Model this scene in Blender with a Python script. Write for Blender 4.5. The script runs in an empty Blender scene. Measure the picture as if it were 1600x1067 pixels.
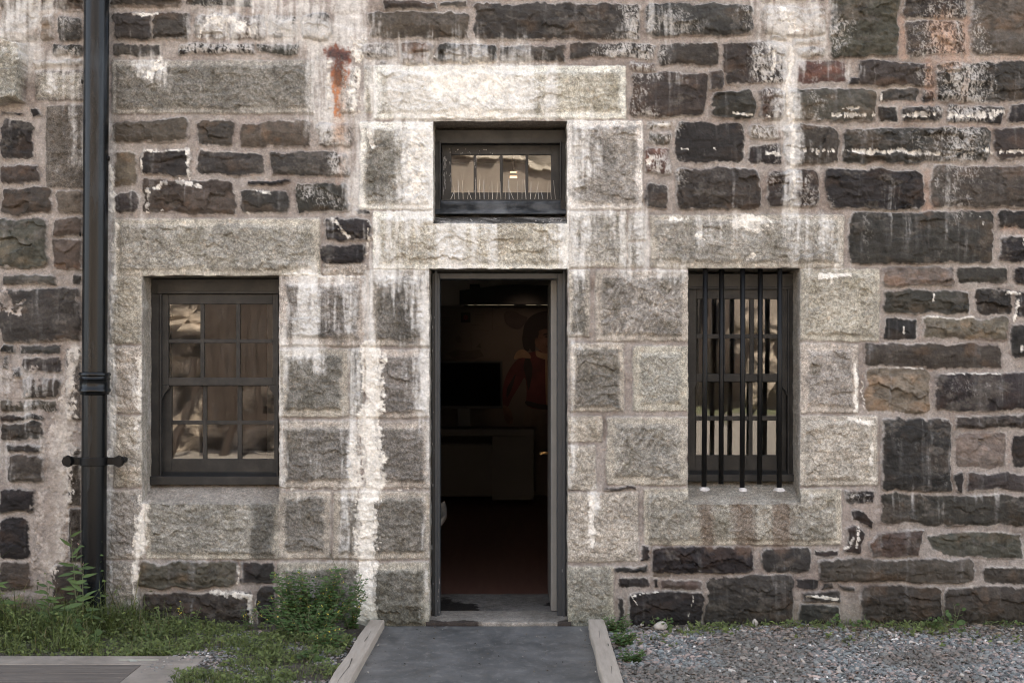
import bpy, math, random
import numpy as np
from mathutils import Vector
random.seed(7)
R = math.radians
sc = bpy.context.scene
COL = sc.collection
PI = math.pi

# ---------------------------------------------------------------- camera frame
HOR, ZC, S, DIST = 570.0, 1.62, 250.0, 8.0      # horizon row, eye height, px per metre on the wall plane, distance
def U(px, py, y=0.0):
    k = (DIST + y) / DIST / S
    return ((px - 800.0) * k, y, ZC - (py - HOR) * k)
def G(px, py, z=0.0):                            # pixel -> point on a level plane
    d = (ZC - z) * S * DIST / (py - HOR)
    return ((px - 800.0) * d / DIST / S, d - DIST, z)

cam = bpy.data.cameras.new('camera'); camo = bpy.data.objects.new('camera', cam); COL.objects.link(camo)
camo.location = (0, -DIST, ZC); camo.rotation_euler = (R(90), 0, 0)
cam.lens = 45; cam.sensor_width = 36; cam.shift_y = (HOR - 533.5) / 1600; cam.clip_end = 600; cam.clip_start = .05
sc.camera = camo

# ---------------------------------------------------------------- light
SUN_EL, SUN_AZ = 47, 14
w = bpy.data.worlds.new('World'); sc.world = w; w.use_nodes = True
nt = w.node_tree; nt.nodes.clear()
sky = nt.nodes.new('ShaderNodeTexSky'); sky.sky_type = 'NISHITA'; sky.sun_disc = False
sky.sun_elevation = R(SUN_EL); sky.sun_rotation = R(SUN_AZ); sky.air_density = .7; sky.dust_density = 2.5; sky.ozone_density = .4
bg = nt.nodes.new('ShaderNodeBackground'); bg.inputs[1].default_value = .15
wo = nt.nodes.new('ShaderNodeOutputWorld')
hs = nt.nodes.new('ShaderNodeHueSaturation'); hs.inputs['Saturation'].default_value = .5
nt.links.new(sky.outputs[0], hs.inputs['Color']); nt.links.new(hs.outputs[0], bg.inputs[0]); nt.links.new(bg.outputs[0], wo.inputs[0])
sun = bpy.data.lights.new('sun', 'SUN'); sun.energy = 4.2; sun.angle = R(.5); sun.color = (1, .93, .82)
suno = bpy.data.objects.new('sun', sun); COL.objects.link(suno)
# the sun stands behind the building (north wall in shade), high on the +Y side
sd = Vector((math.sin(R(SUN_AZ)) * math.cos(R(SUN_EL)), math.cos(R(SUN_AZ)) * math.cos(R(SUN_EL)), math.sin(R(SUN_EL))))
suno.rotation_euler = sd.to_track_quat('Z', 'Y').to_euler()
vs = sc.view_settings; vs.view_transform = 'Standard'; vs.look = 'None'; vs.gamma = 1; vs.exposure = 2.87
vs.use_curve_mapping = False
try:
    vs.use_white_balance = True; vs.white_balance_temperature = 6700; vs.white_balance_tint = 8
except Exception: pass
sc.cycles.max_bounces = 8; sc.cycles.use_denoising = True; sc.cycles.denoising_prefilter = 'ACCURATE'; sc.cycles.filter_width = 1.15
sc.cycles.sample_clamp_indirect = 6

# ---------------------------------------------------------------- materials
def nodes(name):
    m = bpy.data.materials.new(name); m.use_nodes = True
    n = m.node_tree; b = n.nodes['Principled BSDF']
    return m, n, b
def nz(n, scale, detail=3, rough=.6, vec=None, dist=0):
    t = n.nodes.new('ShaderNodeTexNoise'); t.inputs['Scale'].default_value = scale; t.inputs['Detail'].default_value = detail
    t.inputs['Roughness'].default_value = rough; t.inputs['Distortion'].default_value = dist
    if vec is not None: n.links.new(vec, t.inputs['Vector'])
    return t.outputs['Fac']
def mr(n, src, a, b, c, d):
    t = n.nodes.new('ShaderNodeMapRange'); n.links.new(src, t.inputs[0])
    for i, v in zip((1, 2, 3, 4), (a, b, c, d)): t.inputs[i].default_value = v
    return t.outputs[0]
def mix(n, fac, a, b, blend='MIX'):
    t = n.nodes.new('ShaderNodeMix'); t.data_type = 'RGBA'; t.blend_type = blend
    for s, v in ((t.inputs[0], fac), (t.inputs[6], a), (t.inputs[7], b)):
        if hasattr(v, 'is_linked'): n.links.new(v, s)
        elif isinstance(v, (int, float)): s.default_value = v
        else: s.default_value = (*v[:3], 1)
    return t.outputs[2]
def mth(n, op, a, b=None):
    t = n.nodes.new('ShaderNodeMath'); t.operation = op
    for s, v in zip(t.inputs, (a, b)):
        if v is None: continue
        if hasattr(v, 'is_linked'): n.links.new(v, s)
        else: s.default_value = v
    return t.outputs[0]
def bump(n, b, h, strength=.4, dist=.01):
    t = n.nodes.new('ShaderNodeBump'); t.inputs['Strength'].default_value = strength; t.inputs['Distance'].default_value = dist
    n.links.new(h, t.inputs['Height']); n.links.new(t.outputs[0], b.inputs['Normal'])
def ocoord(n, scale=(1, 1, 1)):
    t = n.nodes.new('ShaderNodeTexCoord'); m = n.nodes.new('ShaderNodeMapping')
    m.inputs['Scale'].default_value = scale; n.links.new(t.outputs['Object'], m.inputs[0]); return m.outputs[0]
def gray(n, v):                                   # value -> rgb for multiply
    t = n.nodes.new('ShaderNodeCombineColor')
    for i in range(3): n.links.new(v, t.inputs[i])
    return t.outputs[0]
MATS = {}
def plain(name, c, rough=.7, c2=None, scale=8, sv=(1, 1, 1), bs=.2, bscale=60, bd=.004, spec=.5, metal=0, lo=.35, hi=.65, detail=5):
    if name in MATS: return MATS[name]
    m, n, b = nodes(name); v = ocoord(n, sv)
    f = mr(n, nz(n, scale, detail, .65, v), lo, hi, 0, 1)
    col = mix(n, f, c, c2 or tuple(x * 1.35 for x in c))
    n.links.new(col, b.inputs['Base Color']); b.inputs['Roughness'].default_value = rough; b.inputs['Metallic'].default_value = metal
    b.inputs['Specular IOR Level'].default_value = spec
    if bs: bump(n, b, nz(n, bscale, 4, .6, v), bs, bd)
    MATS[name] = m; return m

def wall_material():
    m, n, b = nodes('weathered_stone'); v = ocoord(n)
    a = n.nodes.new('ShaderNodeAttribute'); a.attribute_name = 'base'
    k = n.nodes.new('ShaderNodeAttribute'); k.attribute_name = 'mask'
    sx = n.nodes.new('ShaderNodeSeparateColor'); n.links.new(k.outputs['Color'], sx.inputs[0])
    gran, lime, bas = sx.outputs[0], sx.outputs[1], sx.outputs[2]
    s1 = mr(n, nz(n, 165, 3, .7, v), .38, .62, .56, 1.32)
    s2 = mr(n, nz(n, 55, 2, .6, v), .36, .64, .78, 1.22)
    sp = mth(n, 'MULTIPLY', s1, s2)
    g1 = mth(n, 'ADD', mth(n, 'MULTIPLY', mth(n, 'SUBTRACT', sp, 1.0), gran), 1.0)
    f1 = mr(n, nz(n, 90, 5, .75, v), .33, .67, .80, 1.20)
    f2 = mr(n, nz(n, 18, 5, .7, v), .33, .67, .80, 1.20)
    tot = mth(n, 'MULTIPLY', mth(n, 'MULTIPLY', g1, f1), f2)
    col = mix(n, 1.0, a.outputs['Color'], gray(n, tot), 'MULTIPLY')
    # faint warm flecks
    fl = mr(n, nz(n, 30, 4, .7, v), .56, .70, 0, .35)
    col = mix(n, mth(n, 'MULTIPLY', fl, mth(n, 'SUBTRACT', 1.0, lime)), col, mix(n, 1.0, col, (1.25, .98, .80), 'MULTIPLY'))
    n.links.new(col, b.inputs['Base Color'])
    n.links.new(mr(n, bas, 0, 1, .9, .62), b.inputs['Roughness']); b.inputs['Specular IOR Level'].default_value = .18
    h = mth(n, 'ADD', mth(n, 'MULTIPLY', nz(n, 60, 6, .75, v), 1.0), mth(n, 'MULTIPLY', nz(n, 190, 3, .6, v), .5))
    bump(n, b, h, .75, .014)
    return m
WALL = wall_material()

def glass_mat():
    m, n, b = nodes('window_glass'); n.nodes.remove(b); o = n.nodes['Material Output']
    g = n.nodes.new('ShaderNodeBsdfGlossy'); g.inputs['Roughness'].default_value = .015
    t = n.nodes.new('ShaderNodeBsdfTransparent'); t.inputs[0].default_value = (.86, .87, .85, 1)
    x = n.nodes.new('ShaderNodeMixShader'); f = n.nodes.new('ShaderNodeFresnel'); f.inputs[0].default_value = 1.95
    bp = n.nodes.new('ShaderNodeBump'); bp.inputs['Strength'].default_value = .035; bp.inputs['Distance'].default_value = .01
    n.links.new(nz(n, 5, 1, .5, ocoord(n)), bp.inputs['Height']); n.links.new(bp.outputs[0], g.inputs['Normal'])
    dirt = n.nodes.new('ShaderNodeBsdfDiffuse'); dirt.inputs[0].default_value = (.30, .28, .25, 1)
    x2 = n.nodes.new('ShaderNodeMixShader')
    n.links.new(f.outputs[0], x.inputs[0]); n.links.new(t.outputs[0], x.inputs[1]); n.links.new(g.outputs[0], x.inputs[2])
    n.links.new(mr(n, nz(n, 9, 6, .7, ocoord(n, (1, 1, .35))), .5, .85, .0, .16), x2.inputs[0])
    n.links.new(x.outputs[0], x2.inputs[1]); n.links.new(dirt.outputs[0], x2.inputs[2]); n.links.new(x2.outputs[0], o.inputs[0])
    return m
GLASS = glass_mat()
PAINT = plain('dark_grey_paint', (.014, .0137, .013), .48, (.048, .044, .039), 7, (1, 1, 1), .35, 55, .003, .3, lo=.42, hi=.80, detail=10)
BARM = plain('black_iron_paint', (.003, .003, .0033), .4, (.008, .0075, .007), 20, (1, 1, .3), .3, 90, .003, .18)

# ---------------------------------------------------------------- object helpers
class MB:
    def __init__(s): s.v, s.f = [], []
    def add(s, vs, fs):
        o = len(s.v); s.v += [tuple(p) for p in vs]; s.f += [tuple(i + o for i in f) for f in fs]
    def box(s, x0, x1, y0, y1, z0, z1):
        s.add([(x0,y0,z0),(x1,y0,z0),(x1,y1,z0),(x0,y1,z0),(x0,y0,z1),(x1,y0,z1),(x1,y1,z1),(x0,y1,z1)],
              [(0,3,2,1),(4,5,6,7),(0,1,5,4),(1,2,6,5),(2,3,7,6),(3,0,4,7)])
    def pbox(s, px0, py0, px1, py1, y, t):       # box whose FRONT face covers these photo pixels at depth y
        a, b = U(px0, py1, y), U(px1, py0, y); s.box(a[0], b[0], y, y + t, a[2], b[2])
    def prism(s, pts, y0, y1):                    # polygon in xz
        n = len(pts)
        s.add([(x, y0, z) for x, z in pts] + [(x, y1, z) for x, z in pts],
              [tuple(range(n)), tuple(range(2*n-1, n-1, -1))] + [(i, i+n, (i+1) % n + n, (i+1) % n) for i in range(n)])
    def tube(s, pts, rad, seg=12, cap=True):
        pts = [Vector(p) for p in pts]; n = len(pts)
        if not hasattr(rad, '__len__'): rad = [rad] * n
        vs, fs = [], []
        for i, p in enumerate(pts):
            d = (pts[min(i+1, n-1)] - pts[max(i-1, 0)]).normalized()
            a = d.cross(Vector((0, 1, 0)) if abs(d.y) < .9 else Vector((1, 0, 0))).normalized(); b = d.cross(a)
            for j in range(seg):
                t = 2*PI*j/seg; vs.append(p + (a*math.cos(t) + b*math.sin(t)) * rad[i])
        for i in range(n-1):
            for j in range(seg):
                q = (j+1) % seg; fs.append((i*seg+j, i*seg+q, (i+1)*seg+q, (i+1)*seg+j))
        if cap: fs += [tuple(range(seg-1, -1, -1)), tuple((n-1)*seg+j for j in range(seg))]
        s.add(vs, fs)
    def build(s, name, mat, parent=None, bevel=0, smooth=False, loc=None):
        me = bpy.data.meshes.new(name); me.from_pydata(s.v, [], s.f); me.update()
        o = bpy.data.objects.new(name, me); COL.objects.link(o)
        if mat: me.materials.append(mat)
        if smooth:
            for p in me.polygons: p.use_smooth = True
        if bevel:
            b = o.modifiers.new('bevel', 'BEVEL'); b.width = bevel; b.segments = 2; b.limit_method = 'ANGLE'
        if parent is not None: o.parent = parent; o.location = -parent_world(parent)
        return o
def parent_world(p):
    v = Vector((0, 0, 0))
    while p is not None: v = v + Vector(p.location); p = p.parent
    return v
def tag(o, label=None, cat=None, group=None, kind=None):
    for k, v in (('label', label), ('category', cat), ('group', group), ('kind', kind)):
        if v: o[k] = v
    return o
def empty(name, loc, label, cat, group=None):
    o = bpy.data.objects.new(name, None); COL.objects.link(o); o.location = loc; o.empty_display_size = .1
    return tag(o, label, cat, group)
def grid_obj(name, P, F, mat, parent=None, smooth=True, attrs=None, normals=None):
    P = np.asarray(P, np.float32); F = np.asarray(F, np.int32)
    me = bpy.data.meshes.new(name); k = F.shape[1]
    me.vertices.add(len(P)); me.vertices.foreach_set('co', P.ravel())
    me.loops.add(F.size); me.loops.foreach_set('vertex_index', F.ravel())
    me.polygons.add(len(F)); me.polygons.foreach_set('loop_start', np.arange(0, F.size, k, dtype=np.int32))
    try: me.polygons.foreach_set('loop_total', np.full(len(F), k, np.int32))
    except Exception: pass
    me.polygons.foreach_set('use_smooth', np.full(len(F), smooth, bool))
    me.update(calc_edges=True)
    for nm, arr in (attrs or {}).items():
        at = me.attributes.new(nm, 'FLOAT_COLOR', 'POINT')
        c = np.ones((len(P), 4), np.float32); c[:, :3] = arr; at.data.foreach_set('color', c.ravel())
    if normals is not None: me.normals_split_custom_set_from_vertices(normals.tolist())
    o = bpy.data.objects.new(name, me); COL.objects.link(o)
    if mat: me.materials.append(mat)
    if parent is not None: o.parent = parent; o.location = -parent_world(parent)
    return o

# ---------------------------------------------------------------- noise in numpy
def hsh(ix, iy, s):
    h = (ix.astype(np.int64) * 374761393 + iy.astype(np.int64) * 668265263 + s * 1274126177) & 0xffffffff
    h = ((h ^ (h >> 13)) * 1274126177) & 0xffffffff
    h = ((h ^ (h >> 16)) * 2246822519) & 0xffffffff
    return ((h ^ (h >> 15)) & 0xffffff) / float(0xffffff)
def vn(x, y, s=0):
    xi = np.floor(x); yi = np.floor(y); fx = x - xi; fy = y - yi
    fx = fx*fx*(3-2*fx); fy = fy*fy*(3-2*fy)
    a = hsh(xi, yi, s); b = hsh(xi+1, yi, s); c = hsh(xi, yi+1, s); d = hsh(xi+1, yi+1, s)
    return (a*(1-fx)+b*fx)*(1-fy) + (c*(1-fx)+d*fx)*fy
def fbm(x, y, o=4, s=0, g=.5):
    t = 0; a = 1; n = 0
    for i in range(o):
        t = t + a * (vn(x * 2**i + 13.7*i, y * 2**i + 7.1*i, s + i) * 2 - 1); n += a; a *= g
    return t / n
def sstep(a, b, x):
    t = np.clip((x - a) / (b - a), 0, 1); return t*t*(3-2*t)
def cells(x, y, s):
    xi = np.floor(x); yi = np.floor(y); best = np.full(x.shape, 9.); bx = np.zeros_like(x); by = np.zeros_like(x); ex = np.zeros_like(x); ey = np.zeros_like(x)
    second = np.full(x.shape, 9.)
    for i in (-1, 0, 1):
        for j in (-1, 0, 1):
            cx = xi+i; cy = yi+j
            jx = cx + hsh(cx, cy, s); jy = cy + hsh(cx, cy, s+1)
            d = (x-jx)**2 + (y-jy)**2; m = d < best
            second = np.where(m, best, np.minimum(second, d)); best = np.where(m, d, best)
            bx = np.where(m, cx, bx); by = np.where(m, cy, by); ex = np.where(m, x-jx, ex); ey = np.where(m, y-jy, ey)
    return bx, by, ex, ey, np.sqrt(second)-np.sqrt(best)

# ---------------------------------------------------------------- the masonry, stone by stone (photo pixels on the wall plane)
# basalt and rubble: tone x0 y0 x1 y1
BAS = '''
m 0 -6 59 66;b 62 -8 132 16;m 64 27 84 64;p 90 28 127 64;d 83 71 127 88;m 50 94 130 103;k 0 177 37 181;k 50 168 62 183;k 0 189 52 248
p 0 258 63 286;p 4 293 81 335;m 88 300 128 334;g 0 343 73 418;b 82 342 128 369;b 83 375 127 421;g 6 430 86 444;d 113 431 128 444;p 0 451 126 532
k 0 537 25 551;d 32 537 96 554;d 37 559 94 581;k 8 560 15 578;k 22 576 35 591;p 37 593 93 620;b 0 624 90 643;k 0 649 67 657;d 0 660 67 687
d 11 694 63 705;p 14 711 68 752;k 0 765 53 798;k 0 808 47 873;p 0 878 47 921;p 82 883 127 975;m 0 928 74 985
d 172 -8 286 11;d 288 -6 395 10;d 178 22 236 63;d 238 20 297 64;b 305 24 352 62;b 354 25 415 62;d 420 24 465 60;d 470 20 515 62;d 175 70 249 88;k 280 69 398 85;d 403 68 467 85
b 576 20 733 61;d 601 3 680 16;d 687 4 729 12;d 741 6 1000 62;p 564 68 618 90;r 627 67 673 101;d 681 69 774 99;d 780 70 884 97;d 891 68 1023 92;m 983 98 1023 111
d 1009 7 1175 56;d 1030 67 1124 103;p 1131 67 1228 132;r 1241 97 1323 131;p 986 113 1104 182;p 1108 111 1129 137;d 1112 142 1178 185;b 1187 141 1229 187;g 1234 140 1369 190
m 1010 190 1050 202;g 1009 207 1048 224;r 1009 230 1047 272;d 1010 286 1043 326;k 1057 192 1163 256;p 1055 265 1188 327;m 1172 197 1217 219;k 1172 227 1220 256;p 1226 196 1310 258
d 1318 200 1545 254;p 1551 198 1680 250;p 1199 266 1280 324;k 1290 265 1445 327;p 1453 258 1640 324;d 1374 140 1435 160;k 1441 141 1459 160;k 1374 167 1402 190;k 1408 167 1472 190;k 1479 165 1567 192
k 1575 162 1680 190;d 1342 98 1457 135;d 1462 96 1650 158;k 1327 121 1344 134;g 1296 -40 1404 91;d 1412 -30 1508 30;p 1414 34 1507 88;g 1516 -30 1660 86
m 1190 13 1288 56;g 1241 61 1287 69;g 1248 74 1286 88;k 1268 -8 1291 5;k 1207 57 1229 61;k 589 97 601 102;d 741 -40 1180 -3;d 576 -30 735 -5;b 1190 -30 1262 5
b 174 188 295 223;p 308 188 366 229;b 376 191 483 230;b 496 195 547 229;d 222 234 298 275;d 307 238 414 273;d 423 238 544 275;m 180 238 216 291;d 180 302 215 334;b 223 282 369 334
k 387 285 453 291;d 378 300 453 333;d 464 288 547 332;k 556 330 579 337;k 507 343 579 374;k 503 381 571 412
g 219 878 370 917;k 376 880 427 911;p 221 925 396 989;k 402 916 430 979
k 947 760 994 766;d 1325 331 1551 412;k 1558 329 1680 358;k 1561 370 1680 410;m 1379 419 1491 446;d 1496 419 1574 444;k 1586 419 1660 444;d 1382 453 1515 490;k 1526 451 1580 492;k 1585 456 1650 492
k 1382 498 1433 531;m 1442 496 1576 529;k 1580 505 1650 560;p 1352 536 1563 573;m 1352 576 1453 645;k 1460 581 1650 642;k 1378 654 1487 767;p 1492 650 1650 669;m 1494 677 1572 731;k 1582 680 1680 731
k 1491 738 1504 767;d 1513 740 1650 766;d 1378 773 1640 820;k 1322 765 1367 787;d 1192 856 1267 894;k 1019 854 1179 894;k 1273 859 1311 868;b 1279 872 1522 908;p 1534 885 1650 912
k 1244 903 1279 918;k 1284 908 1301 918;d 1255 923 1310 940;p 1344 916 1470 975;p 1473 917 1650 975;d 1250 945 1315 985;d 1103 899 1240 985;k 1001 854 1014 878;k 963 885 1013 895;k 968 904 1016 916
k 1023 905 1030 919;b 1034 906 1097 922;k 982 925 1099 985;k 966 934 975 985;m 1021 894 1050 902
'''
BASP = [('k', [(1331,798),(1351,801),(1367,818),(1365,826),(1330,813)]), ('k', [(1324,825),(1335,823),(1350,834),(1346,864),(1320,863)]),
 ('b', [(1358,850),(1373,831),(1442,828),(1437,867),(1362,868)]), ('g', [(1449,838),(1497,829),(1596,832),(1598,869),(1583,872),(1497,869),(1456,858)]),
 ('d', [(1310,912),(1336,920),(1336,925),(1318,922)])]
# dressed granite: kind(L lintel, S sill, J jamb, Q other) outer-tone inner-tone margin x0 y0 x1 y1
GRA = '''
Q m H 2 56 111 130 157;Q m m 1 72 165 130 293;Q H D 7 176 95 490 178;Q H D 3 533 106 556 175;Q G H 3 569 104 582 176
L W G 9 583 103 978 186;J W H 7 562 191 678 327;L G H 9 178 342 500 431;Q G G 2 503 413 572 428;L W G 9 583 330 889 421;J W H 8 886 189 1004 327
J G H 3 890 331 979 418;J G H 2 981 335 1008 376;J G H 2 981 380 1006 418;L G H 8 1016 336 1318 419
J G D 11 436 432 572 540;J G D 9 578 422 672 541;J G D 10 436 545 545 652;J H D 3 547 546 568 650;J G D 8 572 546 672 652;J G D 10 436 658 562 762;J G D 9 572 658 672 762
J G D 9 436 768 516 872;J G D 9 521 768 672 873;J G D 10 433 878 672 985
J G G 2 172 431 222 537;J G G 2 176 541 222 645;J G G 2 178 649 226 760;J G H 2 166 765 224 873;J H H 2 166 877 217 985
S G H 7 228 765 437 873;J G D 4 889 422 921 526;J G H 9 930 423 1075 533;J G D 6 891 536 975 643;J G H 10 989 541 1075 643
J G G 4 888 650 941 690;J G G 4 886 696 931 765;J G H 11 948 652 1074 758;J G G 3 886 769 997 877;J G H 3 884 884 959 985;S G H 6 1006 763 1315 851
J G G 8 1250 420 1374 533;J G H 10 1250 537 1341 645;J G G 8 1250 650 1371 758;Q m m 2 104 545 126 655;Q b b 2 106 700 126 790;Q b b 2 108 795 127 878
'''
TONE = dict(k=(.021,.019,.019), d=(.036,.034,.0315), g=(.060,.057,.050), p=(.043,.0375,.034), b=(.068,.057,.048), r=(.080,.052,.044), m=(.135,.116,.100),
            G=(.385,.348,.290), H=(.285,.264,.228), D=(.185,.172,.148), W=(.60,.565,.50))
# openings: name -> x0 y0 x1 y1
OPEN = dict(transom=(677,189,886,350), door=(671,420,887,978), left=(222,431,436,787), right=(1075,419,1250,787))

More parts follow.
